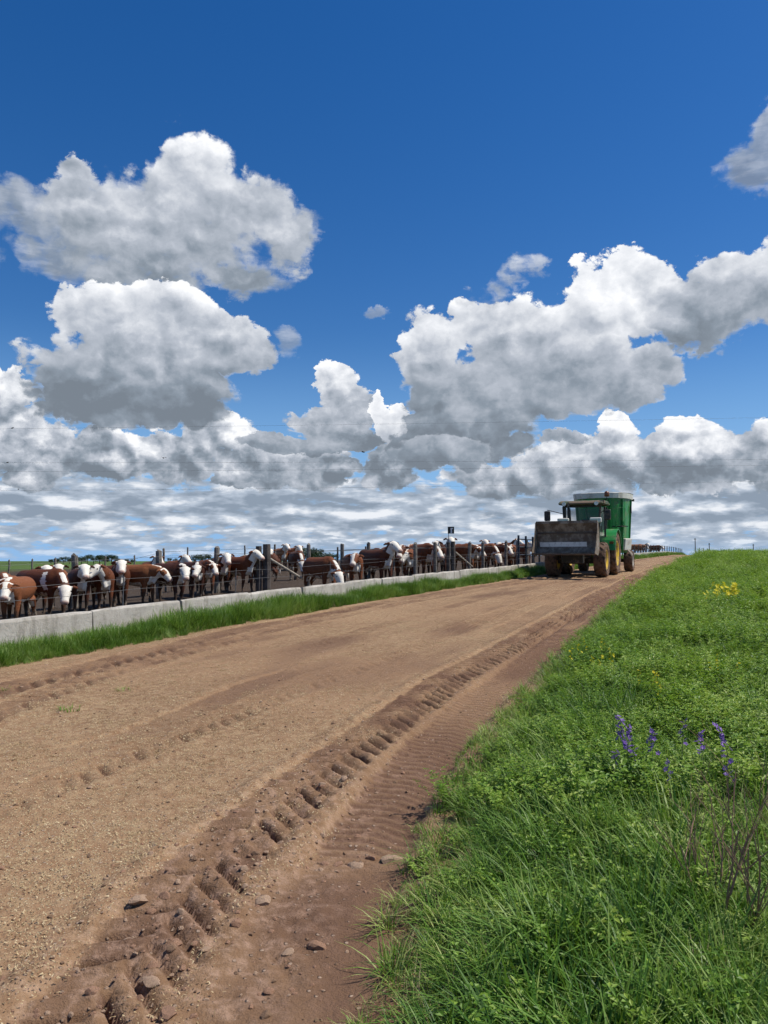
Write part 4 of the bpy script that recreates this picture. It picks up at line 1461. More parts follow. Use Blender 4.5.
def shell(pr, y0, y1, thick):
    inn_ = []
    for i, (x, z) in enumerate(pr):
        a = pr[max(i - 1, 0)]
        c_ = pr[min(i + 1, len(pr) - 1)]
        tx, tz = c_[0] - a[0], c_[1] - a[1]
        l_ = math.hypot(tx, tz)
        inn_.append((x - tz / l_ * thick, z + tx / l_ * thick))
    bb = MB()
    n_ = len(pr)
    vs = [(x, y0, z) for x, z in pr] + [(x, y0, z) for x, z in inn_] + [(x, y1, z) for x, z in pr] + [(x, y1, z) for x, z in inn_]
    fs = []
    for i in range(n_ - 1):
        fs += [(i, i + 1, 2 * n_ + i + 1, 2 * n_ + i), (n_ + i, 3 * n_ + i, 3 * n_ + i + 1, n_ + i + 1),
               (i, n_ + i, n_ + i + 1, i + 1), (2 * n_ + i, 2 * n_ + i + 1, 3 * n_ + i + 1, 3 * n_ + i)]
    fs += [(0, 2 * n_, 3 * n_, n_), (n_ - 1, 2 * n_ - 1, 4 * n_ - 1, 3 * n_ - 1)]
    return bb.add(vs, fs)


shell(prof, -W, W, -0.02).build('shell', M_STEEL, bk)
for s_ in (1, -1):
    pl = [(2.24, .92), (1.62, .845), (1.41, .92), (1.285, 1.10), (1.245, 1.36), (1.285, 1.73), (1.45, 2.07), (1.55, 2.05), (1.72, 1.60), (2.02, 1.16)]
    MB().prism(pl, 'y', s_ * W - .022 if s_ < 0 else W + .001, s_ * W - .001 if s_ < 0 else W + .022).build('side_plate', M_STEEL, bk)
MB().bar((2.18, -W - .01, .905), (2.18, W + .01, .905), .14, .035).build('cutting_edge', M_STEEL_D, bk)
MB().bar((1.475, -W, 2.05), (1.475, W, 2.05), .07, .10).build('top_rail', M_STEEL, bk)
MB().box((1.345, 0, 1.66), (.035, 2 * W - .02, .05), rot=(0, -.2, 0)).build('back_rib', M_STEEL_D, bk)
MB().box((1.315, -.16, 1.235), (.012, 1.7, .20), rot=(0, .16, 0)).build('sunlit_strip', M_BRIGHT, bk)  # added pale plate, painted as the sunlit strip on the bucket back
for s_ in (.66, -.66):
    MB().box((1.20, s_, 1.35), (.10, .16, .60)).build('hook_bracket', M_BLACKM, bk)
place_vehicle(tr, 0.0)

# mixer wagon
wg = empty('feed_mixer_wagon')
tag(wg, 'green feed mixer wagon with pale top rim, towed behind the tractor', 'wagon')


def oval(rx, ry, z, cx=0.0, n=28):
    out_ = []
    for k in range(n):
        a = 2 * math.pi * k / n
        ca, sa = math.cos(a), math.sin(a)
        out_.append((cx + rx * math.copysign(abs(ca) ** 0.75, ca), ry * math.copysign(abs(sa) ** 0.75, sa), z))
    return out_


def oval_wall(levels, n=28):
    vs, fs = [], []
    for rx, ry, z in levels:
        vs += oval(rx, ry, z, 0, n)
    for i in range(len(levels) - 1):
        for k in range(n):
            fs.append((i * n + k, i * n + (k + 1) % n, (i + 1) * n + (k + 1) % n, (i + 1) * n + k))
    return vs, fs


vs, fs = oval_wall([(1.50, .96, .85), (1.62, 1.04, 1.0), (1.85, 1.16, 3.20), (1.80, 1.11, 3.20), (1.57, .99, 1.05), (.01, .01, 1.05)])
tub = MB().add(vs, fs).build('mixing_tub', M_GREEN, wg)
vs, fs = oval_wall([(1.91, 1.215, 3.20), (1.93, 1.235, 3.42), (1.90, 1.25, 3.44), (1.86, 1.19, 3.44), (1.85, 1.17, 3.20)])
MB().add(vs, fs).build('top_rim', M_CREAM, wg)
for k, a in enumerate((0.35, 0.9, 1.57, 2.24, 2.8, -0.35, -0.9, -1.57, -2.24, -2.8)):
    def on(rx, ry, z):
        ca, sa = math.cos(a), math.sin(a)
        return (rx * math.copysign(abs(ca) ** 0.75, ca), ry * math.copysign(abs(sa) ** 0.75, sa), z)
    MB().bar(on(1.64, 1.06, 1.02), on(1.88, 1.19, 3.16), .07, .06).build('wall_rib', M_GREEN, tub)
MB().box((0, 0, .70), (3.4, .80, .22)).bar((1.6, .3, .70), (2.9, 0, .62), .14, .16).bar((1.6, -.3, .70), (2.9, 0, .62), .14, .16).build('drawbar_frame', M_BLACKM, wg)
MB().tube([(-.4, -.9, .5), (-.4, .9, .5)], [.08, .08], 8).build('axle', M_BLACKM, wg)
for s_ in (1, -1):
    wheel(wg, 'wagon_wheel', (-.4, s_ * 1.0, .48), .96, .38, 18, M_CREAM, .26, s_)
# discharge door, chute, ladder with platform, decals
MB().box((.95, 1.09, 1.22), (.70, .12, .50), rot=(-.12, 0, -.28)).build('discharge_door', M_CREAM, wg, bevel=0.02)
MB().prism([(1.14, 1.0), (1.30, .78), (1.30, .74), (1.14, .92)], 'x', .60, 1.30).build('discharge_chute', M_STEEL, wg)
ld = MB()
ld.bar((1.72, .98, .75), (1.78, 1.06, 2.2), .045).bar((1.94, .72, .75), (2.02, .80, 2.2), .045)
for k in range(5):
    z = .9 + .28 * k
    ld.bar((1.73 + .01 * k, .99, z), (1.96 + .01 * k, .73, z), .035)
ld.build('ladder', M_GREEN, wg)
MB().box((1.82, .92, 1.98), (.44, .50, .035), rot=(0, 0, -.6)).build('platform', M_BLACKM, wg)
MB().tube([(1.66, 1.10, 1.98), (1.66, 1.12, 2.75), (1.96, .90, 2.78), (1.96, .86, 1.98)], [.018] * 4, 6).build('handrail', M_GREEN, wg)
MB().box((-1.60, .83, 2.5), (.05, .30, .95), rot=(-.10, -.1, .75)).build('rear_sheen_panel', M_CREAM, wg)  # reflection on the tub's rounded rear, put in as a pale plate
MB().box((.2, 1.20, 2.75), (.10, .05, .34)).box((-.7, 1.20, 3.2), (.26, .08, .10)).build('loading_gauge', M_BLACKM, wg)
b = MB()
pts = [(0.5 * math.cos(a) * (1 - a / 14), 0.5 * math.sin(a) * (1 - a / 14), 1.05 + a * .13) for a in np.linspace(0, 12, 40)]
b.tube(pts, [(.03, .16)] * 40, 6).tube([(0, 0, 1.0), (0, 0, 2.8)], [.14, .08], 10).build('mixing_auger', M_STEEL, wg)
place_vehicle(wg, -5.75, 0.17)


# ------------------------------------------------------------------ grass and weeds (scattered clumps, kept as stuff)
def strip_mesh(name, blades, mat):
    """blades: list of polylines with widths -> ribbons"""
    vs, fs = [], []
    for pts, wid, side in blades:
        b0 = len(vs)
        n = len(pts)
        for p_, w_ in zip(pts, wid):
            vs.append(tuple(p_ - side * w_ * 0.5))
            vs.append(tuple(p_ + side * w_ * 0.5))
        for i in range(n - 1):
            a = b0 + 2 * i
            fs.append((a, a + 1, a + 3, a + 2))
    me = bpy.data.meshes.new(name)
    me.from_pydata(vs, [], fs)
    me.materials.append(mat)
    me.update()
    return me


def grass_tuft(seed, n, rad, hmin, hmax, width, lean, mat, seg=4):
    rn = random.Random(seed)
    bl = []
    wind = rn.uniform(0, 6.28)
    for i in range(n):
        a = rn.uniform(0, 6.283)
        r = rad * math.sqrt(rn.random())
        base = Vector((r * math.cos(a), r * math.sin(a), -0.02))
        az = a + rn.gauss(0, 0.9) if rn.random() < 0.7 else wind
        d = Vector((math.cos(az), math.sin(az), 0))
        L = rn.uniform(hmin, hmax)
        ln = lean * rn.uniform(0.2, 1.3)
        pts, wd = [], []
        for k in range(seg + 1):
            t_ = k / seg
            drop = max(0.0, ln - 0.5) * 0.55 * t_ ** 3
            pts.append(base + d * (L * ln * t_ ** 1.9) + Vector((0, 0, L * (t_ - drop - 0.16 * ln * t_ * t_))))
            wd.append(width * rn.uniform(0.8, 1.15) * (1.0 - t_ ** 2.2) + 0.0006)
        s_ = Vector((-d.y, d.x, 0)) if rn.random() < 0.75 else Vector((math.cos(az + 0.9), math.sin(az + 0.9), 0.1))
        bl.append((pts, wd, s_))
    return bl


def leafy(seed, stems, h, leaf, mat_unused=None, spread=0.55, pairs=9):
    """alfalfa-like weed: upright stems with small leaflets in threes"""
    rn = random.Random(seed)
    vs, fs = [], []

    def leaflet(p_, d, up, L, W):
        s_ = d.cross(up)
        if s_.length < 1e-3:
            return
        s_.normalize()
        b0 = len(vs)
        vs.extend([tuple(p_), tuple(p_ + d * L * .5 + s_ * W * .5 + up * W * .12), tuple(p_ + d * L - up * L * .12), tuple(p_ + d * L * .5 - s_ * W * .5 + up * W * .12)])
        fs.append((b0, b0 + 1, b0 + 2))
        fs.append((b0, b0 + 2, b0 + 3))
    for i in range(stems):
        a = rn.uniform(0, 6.283)
        r = rn.uniform(0, 0.06)
        ln = rn.uniform(0.1, spread)
        H_ = h * rn.uniform(0.6, 1.1)
        d = Vector((math.cos(a), math.sin(a), 0))
        path = [Vector((r * math.cos(a), r * math.sin(a), -.02)) + d * (H_ * ln * t_ ** 1.5) + Vector((0, 0, H_ * (t_ - .15 * ln * t_ * t_))) for t_ in np.linspace(0, 1, 5)]
        s_ = Vector((-d.y, d.x, 0))
        b0 = len(vs)
        for k, p_ in enumerate(path):
            w_ = 0.003 * (1 - .7 * k / 4)
            vs.extend([tuple(p_ - s_ * w_ * .5), tuple(p_ + s_ * w_ * .5)])
        for k in range(4):
            fs.append((b0 + 2 * k, b0 + 2 * k + 1, b0 + 2 * k + 3, b0 + 2 * k + 2))
        for k in range(pairs):
            t_ = 0.22 + 0.78 * k / (pairs - 1) + rn.uniform(-.03, .03)
            f = min(max(t_, 0), .999) * 4
            j = int(f)
            p_ = path[j].lerp(path[j + 1], f - j)
            az = rn.uniform(0, 6.283)
            for m_ in (-0.8, 0, 0.8):
                dd = Vector((math.cos(az + m_), math.sin(az + m_), rn.uniform(0.0, 0.7))).normalized()
                up = Vector((-dd.x * .5, -dd.y * .5, 1)).normalized()
                leaflet(p_ + dd * leaf * .35, dd, up, leaf * rn.uniform(.7, 1.15), leaf * rn.uniform(.45, .62))
    return vs, fs


def mk(name, vs, fs, mat):
    me = bpy.data.meshes.new(name)
    me.from_pydata(vs, [], fs)
    me.materials.append(mat)
    me.update()
    return me


G_DEEP = leaf_mat('grass_deep', [(0.028, 0.080, 0.008), (0.072, 0.175, 0.017), (0.125, 0.245, 0.030), (0.26, 0.36, 0.085)], 0.34)
G_LIGHT = leaf_mat('grass_light', [(0.055, 0.140, 0.012), (0.130, 0.250, 0.025), (0.215, 0.33, 0.048), (0.36, 0.42, 0.13)], 0.36)
G_LEAF = leaf_mat('clover_leaf', [(0.065, 0.150, 0.013), (0.140, 0.265, 0.022), (0.22, 0.35, 0.038), (0.31, 0.40, 0.065)], 0.36)
G_DRY = leaf_mat('dry_grass', [(0.22, 0.17, 0.08), (0.34, 0.27, 0.13), (0.42, 0.35, 0.20)], 0.25)
M_TWIG = simple_mat('dry_twig', (0.27, 0.17, 0.12), 0.9, spec=0.1)
M_PURPLE = leaf_mat('purple_petal', [(0.13, 0.05, 0.30), (0.19, 0.08, 0.42), (0.26, 0.12, 0.50)], 0.3)
M_YPETAL = leaf_mat('yellow_petal', [(0.75, 0.60, 0.02), (0.85, 0.72, 0.03)], 0.3)

kinds = []      # meshes the scatter draws on
for i in range(4):
    kinds.append(strip_mesh('tall_grass', grass_tuft(i, 46, 0.075, 0.16, 0.36, 0.0092, 0.95, None), G_DEEP))      # 0-3
for i in range(3):
    kinds.append(strip_mesh('light_grass', grass_tuft(20 + i, 40, 0.07, 0.12, 0.28, 0.0085, 0.95, None), G_LIGHT))   # 4-6
for i in range(3):
    kinds.append(mk('clover', *leafy(40 + i, 13, 0.24, 0.026), G_LEAF))                                              # 7-9
for i in range(2):
    kinds.append(strip_mesh('short_grass', grass_tuft(60 + i, 44, 0.09, 0.05, 0.14, 0.0065, 0.9, None, 3), G_LIGHT))  # 10-11
kinds.append(strip_mesh('dry_grass', grass_tuft(70, 22, 0.09, 0.10, 0.26, 0.005, 1.0, None), G_DRY))                 # 12
kinds.append(strip_mesh('broad_grass', grass_tuft(75, 20, 0.06, 0.20, 0.36, 0.014, 0.9, None), G_DEEP))              # 13
kinds.append(mk('bushy_weed', *leafy(80, 20, 0.36, 0.034, spread=0.8, pairs=11), G_LEAF))                           # 14
for i in range(3):
    kinds.append(strip_mesh('verge_grass', grass_tuft(90 + i, 60, 0.09, 0.14, 0.30, 0.008, 0.55, None), G_DEEP))      # 15-17


def scatter(name, pts, idx, scl, rot, label, cat):
    """clumps set out on points by a geometry node tree (stuff: nobody could count it)"""
    used = sorted(set(int(i) for i in idx))
    col = bpy.data.collections.new(name + '_kinds')
    remap = {}
    for k, i in enumerate(used):
        ob = bpy.data.objects.new(f'{k:02d}_{kinds[i].name}', kinds[i])
        col.objects.link(ob)
        remap[i] = k
    me = bpy.data.meshes.new(name)
    me.from_pydata([tuple(p_) for p_ in pts], [], [])
    a = me.attributes.new('idx', 'INT', 'POINT')
    a.data.foreach_set('value', np.array([remap[int(i)] for i in idx], np.int32))
    set_attr(me, 'scl', scl)
    r_ = me.attributes.new('rot', 'FLOAT_VECTOR', 'POINT')
    r_.data.foreach_set('vector', np.asarray(rot, np.float32).ravel())
    o = link(name, me)
    ng = bpy.data.node_groups.new(name + '_scatter', 'GeometryNodeTree')
    ng.interface.new_socket('Geometry', in_out='INPUT', socket_type='NodeSocketGeometry')
    ng.interface.new_socket('Geometry', in_out='OUTPUT', socket_type='NodeSocketGeometry')
    gi = ng.nodes.new('NodeGroupInput')
    go = ng.nodes.new('NodeGroupOutput')
    ip = ng.nodes.new('GeometryNodeInstanceOnPoints')
    ci = ng.nodes.new('GeometryNodeCollectionInfo')
    ci.inputs['Collection'].default_value = col
    ci.inputs['Separate Children'].default_value = True
    ci.inputs['Reset Children'].default_value = True

    def attr(nm, ty):
        n_ = ng.nodes.new('GeometryNodeInputNamedAttribute')
        n_.data_type = ty
        n_.inputs['Name'].default_value = nm
        return n_.outputs['Attribute']
    ng.links.new(gi.outputs[0], ip.inputs['Points'])
    ng.links.new(ci.outputs[0], ip.inputs['Instance'])
    ip.inputs['Pick Instance'].default_value = True
    ng.links.new(attr('idx', 'INT'), ip.inputs['Instance Index'])
    ng.links.new(attr('rot', 'FLOAT_VECTOR'), ip.inputs['Rotation'])
    ng.links.new(attr('scl', 'FLOAT'), ip.inputs['Scale'])
    ng.links.new(ip.outputs[0], go.inputs[0])
    md = o.modifiers.new('scatter', 'NODES')
    md.node_group = ng
    tag(o, label, cat, kind='stuff')
    return o


nr = np.random.RandomState(3)


def sample_strip(y0, y1, dens, qlo, qhi):
    """random points (x, y, q) between two lines beside the road; dens is clumps per square metre"""
    n = int(dens * (y1 - y0) * float(np.mean([max(0.05, qhi(v) - qlo(v)) for v in np.linspace(y0, y1, 8)])))
    y = nr.uniform(y0, y1, n)
    a = np.array([qlo(v) for v in y])
    b_ = np.array([qhi(v) for v in y])
    q = a + (b_ - a) * nr.uniform(0, 1, n)
    return XT(y) + q, y, q


def qr_wave(v):
    return float(QR(v)) + 0.10 * float(fbm(v * 0.9, 0.0, 3, 61))


def right_lim(v):
    return 0.585 * v + 1.5 - float(XT(v))


PX, PY, PQ, PI_, PS = [], [], [], [], []
for y0, y1, dn, sc in ((0.9, 3.5, 330, .92), (3.5, 6, 290, .92), (6, 9, 210, 1.0), (9, 14, 120, 1.15), (14, 22, 66, 1.25), (22, 36, 36, 1.45), (36, 60, 17, 1.7), (60, 112, 9, 1.7)):
    x, y, q = sample_strip(y0, y1, dn, lambda v: qr_wave(v) - 0.16, right_lim)
    edge = q - np.array([qr_wave(v) for v in y])
    keep = (edge > 0.06) | (nr.uniform(0, 1, len(x)) < 0.35)
    x, y, q, edge = x[keep], y[keep], q[keep], edge[keep]
    n = len(x)
    pn = fbm(x * 0.55, y * 0.55, 3, 71)
    pc = fbm(x * 0.8 + 9, y * 0.8, 3, 77)
    u_ = nr.uniform(0, 1, n)
    leafz = sstep(y, 4.2, 6.5) * 0.55 + 0.10 + 0.35 * pc
    idx = np.where(u_ < leafz, nr.randint(7, 10, n), np.where(pn + nr.uniform(-.5, .5, n) > 0.1, nr.randint(4, 7, n), nr.randint(0, 4, n)))
    idx = np.where((nr.uniform(0, 1, n) < 0.05) & (y < 9), 13, idx)
    idx = np.where((nr.uniform(0, 1, n) < 0.04), 12, idx)
    idx = np.where((nr.uniform(0, 1, n) < 0.05 + 0.1 * (pc > .25)) & (y > 4), 14, idx)
    dryz = sstep(fbm(x * 0.16, y * 0.16, 3, 79), 0.05, 0.5) * sstep(y, 14, 24) * 0.5
    idx = np.where(nr.uniform(0, 1, n) < dryz, 12, idx)
    nearedge = edge < 0.22
    idx = np.where(nearedge & (nr.uniform(0, 1, n) < 0.7), nr.choice([10, 11, 10, 11, 12], n), idx)
    s_ = sc * nr.uniform(0.72, 1.2, n) * (0.62 + 0.38 * sstep(edge, 0.0, 0.55)) * (0.85 + 0.3 * sstep(pn, -.4, .5))
    PX.append(x); PY.append(y); PQ.append(q); PI_.append(idx); PS.append(s_)
# ragged fringe where the grass creeps onto the dirt
for y0, y1, dn, sc in ((1.2, 6, 230, .75), (6, 12, 150, .85), (12, 30, 60, 1.1)):
    x, y, q = sample_strip(y0, y1, dn, lambda v: qr_wave(v) - 0.22, lambda v: qr_wave(v) + 0.20)
    e = q - np.array([qr_wave(v) for v in y])
    keep = nr.uniform(0, 1, len(x)) < sstep(e + 0.12 * fbm(x * 3, y * 3, 2, 97), -0.24, 0.10)
    x, y, e = x[keep], y[keep], e[keep]
    PX.append(x); PY.append(y); PI_.append(nr.choice([10, 11, 12, 10, 4, 5], len(x))); PS.append(sc * nr.uniform(.5, 1.05, len(x)) * (0.8 + 0.9 * np.clip(e + .1, 0, .3)))
x, y, idx, s_ = map(np.concatenate, (PX, PY, PI_, PS))
n = len(x)
z = np.maximum(ground_h(x, y), base_h(y) - 0.02)
scatter('verge_meadow', np.stack([x, y, z], -1), idx, s_, np.stack([nr.normal(0, .12, n), nr.normal(0, .12, n), nr.uniform(0, 6.28, n)], -1),
        'lush green grass and clover filling the right side of the road', 'grass')

# strip of rank grass between road and trough
PX, PY, PI_, PS = [], [], [], []
for y0, y1, dn, sc in ((5.5, 12, 190, 1.12), (12, 20, 120, 1.12), (20, 34, 70, 1.12), (34, 60, 26, 1.2), (60, 112, 12, 1.4)):
    x, y, q = sample_strip(y0, y1, dn, lambda v: 0.05, lambda v: float(QL(v)) + 0.16 + 0.10 * float(fbm(v * 0.8, 3.0, 3, 81)))
    n = len(x)
    e = q / (QL(y) + 0.16)
    idx = np.where(nr.uniform(0, 1, n) < 0.72, nr.randint(15, 18, n), nr.randint(4, 7, n))
    idx = np.where((e > 0.85) & (nr.uniform(0, 1, n) < 0.6), nr.choice([10, 11, 12], n), idx)
    hv = 0.75 + 0.5 * sstep(fbm(y * 0.6, y * 0, 3, 83), -.5, .5)
    PX.append(x); PY.append(y); PI_.append(idx); PS.append(sc * nr.uniform(.75, 1.2, n) * hv * (1.05 - 0.45 * sstep(e, 0.6, 1.0)))
x, y, idx, s_ = map(np.concatenate, (PX, PY, PI_, PS))
n = len(x)
z = np.maximum(ground_h(x, y), base_h(y) - 0.03)
scatter('trough_grass', np.stack([x, y, z], -1), idx, s_, np.stack([nr.normal(0, .1, n), nr.normal(0, .1, n), nr.uniform(0, 6.28, n)], -1),
        'strip of rank green grass between the road and the concrete trough', 'grass')


# ------------------------------------------------------------------ loose stones and pebbles on the road
M_STONE = simple_mat('pink_stone', (0.36, 0.20, 0.13), 0.9, dirt=(0.24, 0.15, 0.095), dirt_amt=0.6, scale=14.0, bump=0.6, fine=60.0, spec=0.2)
M_STONE2 = simple_mat('pale_stone', (0.42, 0.29, 0.20), 0.9, dirt=(0.26, 0.165, 0.105), dirt_amt=0.5, scale=14.0, bump=0.6, fine=60.0, spec=0.2)


def stone_mesh(seed, mat, flat=0.45):
    rn = random.Random(seed)
    bm = bmesh.new()
    bmesh.ops.create_icosphere(bm, subdivisions=2, radius=1.0)
    cuts = [(Vector((rn.gauss(0, 1), rn.gauss(0, 1), rn.gauss(0, .6))).normalized(), rn.uniform(.5, .8)) for _ in range(11)]
    for v in bm.verts:
        for nn, d in cuts:
            k = v.co.dot(nn)
            if k > d:
                v.co -= nn * (k - d)
        v.co *= 1 + rn.uniform(-.04, .04)
        v.co.z *= flat
    me = bpy.data.meshes.new('stone')
    bm.to_mesh(me)
    bm.free()
    me.materials.append(mat)
    return me


stone_me = [stone_mesh(i, M_STONE if i % 2 else M_STONE2, (.40, .5, .35, .55)[i % 4]) for i in range(6)]
STONES = [(355, 858, 13, 'pale squarish stone lying right of the deep tread marks'), (338, 858, 7, 'small stone touching the left of the pale squarish one'),
          (392, 852, 15, 'flat reddish stone near the right edge of the road'), (372, 850, 8, 'small chip between the pale and the flat stone'),
          (140, 905, 14, 'flat pinkish stone left of the tread marks'), (214, 898, 15, 'broad low stone half sunk beside the tread marks'),
          (262, 900, 12, 'low stone in the rubble right of the tread marks'), (318, 942, 12, 'grey stone alone on the damp rut in the foreground'),
          (288, 948, 9, 'small stone left of the lone grey one'), (92, 998, 11, 'stone near the bottom edge, left of centre'),
          (152, 985, 14, 'reddish stone low in the foreground rubble'), (170, 1012, 15, 'reddish stone cut close to the bottom edge'),
          (128, 940, 7, 'small pale stone among the foreground grit'), (470, 760, 9, 'stone at the grassy road edge halfway up'), (430, 805, 9, 'reddish stone on the road edge above the twiggy weed'),
          (236, 925, 9, 'stone in the middle of the foreground rubble'), (205, 948, 8, 'small reddish stone in the foreground rubble')]


def unproj(px, py):
    x_, z_ = (px - 384) / 770, (512 - py) / 770
    c_, s__ = math.cos(PITCH), math.sin(PITCH)
    d = Vector((x_, c_ - z_ * s__, s__ + z_ * c_))
    y_ = 1.0
    while EYE + d.z / d.y * y_ > float(base_h(y_)) and y_ < 200:
        y_ += 0.01
    return d.x / d.y * y_, y_


rn = random.Random(5)
for i, (px, py, r, label) in enumerate(STONES):
    x, y = unproj(px, py)
    o = bpy.data.objects.new('stone', stone_me[i % 6])
    COL.objects.link(o)
    k = r * 0.75 / 770 * y * 1.15
    o.scale = (k * rn.uniform(.9, 1.2), k * rn.uniform(.8, 1.1), k)
    o.location = (x, y, road_z(x, y) - k * 0.02)
    o.rotation_euler = (rn.uniform(-.15, .15), rn.uniform(-.15, .15), rn.uniform(0, 6.28))
    tag(o, label, 'stone', 'loose stones on the road')
k0 = len(kinds)
kinds += [stone_mesh(50 + i, M_STONE if i % 2 else M_STONE2, 0.6) for i in range(4)]
M_CLOD = simple_mat('soil_clod', (0.22, 0.14, 0.09), 0.95, bump=0.6, fine=60.0, spec=0.1)
kinds += [stone_mesh(60 + i, M_CLOD, 0.7) for i in range(3)]
# chips of straw
M_STRAW = leaf_mat('straw_chaff', [(0.30, 0.20, 0.10), (0.40, 0.29, 0.15), (0.52, 0.41, 0.24)], 0.1)
for i in range(3):
    rr = random.Random(70 + i)
    b = MB()
    for _ in range(18):
        px_, py_, a = rr.uniform(-.06, .06), rr.uniform(-.06, .06), rr.uniform(0, 3.14)
        L_, w_ = rr.uniform(.002, .0065), rr.uniform(.0009, .0018)
        c_, s__ = math.cos(a), math.sin(a)
        b.add([(px_ + c_ * u_ * L_ - s__ * v_ * w_, py_ + s__ * u_ * L_ + c_ * v_ * w_, .003 + rr.uniform(0, .004) + .002 * u_) for u_, v_ in ((-1, -1), (1, -1), (1, 1), (-1, 1))], [(0, 1, 2, 3)])
    me = b.mesh('chaff', fix=False)
    me.materials.append(M_STRAW)
    kinds.append(me)
def road_damp(x, y):
    q_ = x - float(XT(y))
    i_ = int(np.argmin(np.abs(rows - y)))
    s_ = (q_ - qa[i_, 0]) / (qb[i_, 0] - qa[i_, 0])
    return float(damp[i_, int(np.clip(round(s_ * (ncol - 1)), 0, ncol - 1))])


pts, idx, scl = [], [], []
n_try = 34000
yy_ = 1.5 * np.exp(nr.uniform(0, 1, n_try) * math.log(9.0))
for y in yy_:
    q = nr.uniform(float(QL(y)) + .1, float(QR(y)) - .05)
    x = float(XT(y)) + q
    if abs(x) > 0.56 * y + 0.6:
        continue
    st_ = math.exp(-((q - (float(QR(y)) - 1.0)) / 0.45) ** 2) * (1 if y < 5 else .35)
    u_ = nr.uniform()
    c_ = 0.35 + 0.5 * float(fbm(q * 0.55, y * 0.4, 3, 51))
    if u_ < 0.10 + 0.4 * st_:
        idx.append(k0 + nr.randint(0, 4))
        scl.append(min(0.022, 0.0035 + 0.0035 * nr.exponential()) * (1 + .5 * st_))
    elif u_ < 0.16 + 0.4 * st_ and y < 7:
        idx.append(k0 + 4 + nr.randint(0, 3))
        scl.append(min(0.028, 0.005 + 0.005 * nr.exponential()))
    elif u_ < 0.22 + 0.4 * st_ + c_ * 0.6 and road_damp(x, y) < 0.35:
        idx.append(k0 + 7 + nr.randint(0, 3))
        scl.append(nr.uniform(.7, 1.4))
    else:
        continue
    pts.append((x, y, road_z(x, y)))
n = len(pts)
scatter('road_grit', pts, idx, scl, np.stack([nr.normal(0, .1, n), nr.normal(0, .1, n), nr.uniform(0, 6.28, n)], -1),
        'pebbles, soil clods and straw chaff strewn over the dirt road', 'grit')

# ------------------------------------------------------------------ single plants one can point to
def put_plant(o, x, y, s_=1.0, rz=0.0, on_road=False):
    o.location = (x, y, road_z(x, y) if on_road else zat(x, y))
    o.scale = (s_, s_, s_)
    o.rotation_euler = (0, 0, rz)


for i, (px, py, label) in enumerate(((70, 711, 'small flat grass tuft alone on the bare road, left'), (125, 692, 'tiny grass tuft on the road behind the larger one'),
                                     (4, 692, 'grass tuft on the road at the left edge'))):
    x, y = unproj(px, py)
    o = link('grass_tuft', kinds[10 + i % 2])
    put_plant(o, x, y, (1.05, 0.85, 0.8)[i], i, True)
    o.scale.z *= 0.5
    tag(o, label, 'grass tuft', 'grass tufts growing on the road')


def flower_spike(seed, h, nfl, mat, petal, stem_mat):
    """stem with a spike of small five-petalled flowers"""
    rn_ = random.Random(seed)
    s_ = MB()
    ln = Vector((rn_.uniform(-.25, .25), rn_.uniform(-.25, .25), 1)) * h
    s_.tube([(0, 0, -.03), ln * .5 + Vector((.01, 0, 0)), ln], [.0028, .0022, .0012], 5)
    f_ = MB()
    for k in range(nfl):
        c_ = ln * (0.74 + 0.28 * k / max(1, nfl - 1)) + Vector((rn_.gauss(0, petal * .7), rn_.gauss(0, petal * .7), 0))
        up = Vector((rn_.gauss(0, .6), rn_.gauss(0, .6) - .5, .8)).normalized()
        a_ = up.orthogonal().normalized()
        b_ = up.cross(a_)
        for j in range(5):
            an = j * 1.2566
            d = a_ * math.cos(an) + b_ * math.sin(an)
            e_ = up.cross(d)
            f_.add([c_, c_ + d * petal * .6 + e_ * petal * .34 + up * petal * .3, c_ + d * petal + up * petal * .25, c_ + d * petal * .6 - e_ * petal * .34 + up * petal * .3], [(0, 1, 2, 3)])
    return s_, f_


M_STEM = simple_mat('flower_stem', (0.05, 0.11, 0.03), 0.7)
FLOW = [(624, 772, .34, 'purple flower spike, leftmost of the purple blooms', 12), (632, 766, .37, 'tallest purple flower spike at the left of the patch', 14),
        (629, 785, .28, 'low purple flower below the tallest spike', 7), (652, 785, .34, 'purple flower alone in the middle of the meadow', 10),
        (641, 776, .30, 'small purple flower between the tall spike and the lone one', 6),
        (662, 796, .28, 'single purple bloom low in the grass, middle', 5), (683, 770, .36, 'purple bloom right of the patch', 6),
        (700, 776, .34, 'purple bloom left of the dry twiggy weed', 8), (748, 785, .38, 'purple flower spike above the dry twiggy weed', 10),
        (764, 790, .38, 'purple flower at the right edge', 10), (745, 810, .32, 'purple bloom low inside the dry twiggy weed', 7)]
for i, (px, py, h, label, nf) in enumerate(FLOW):
    x, y = unproj(px, py + 48)
    o = empty('purple_flower', (x, y, zat(x, y)), i * 1.7)
    tag(o, label, 'flower', 'purple flowers in the meadow')
    a_, b_ = flower_spike(300 + i, h * 1.3, int(nf * 1.4), M_PURPLE, .016, M_STEM)
    a_.build('stem', M_STEM, o)
    b_.build('petals', M_PURPLE, o)['kind'] = 'stuff'
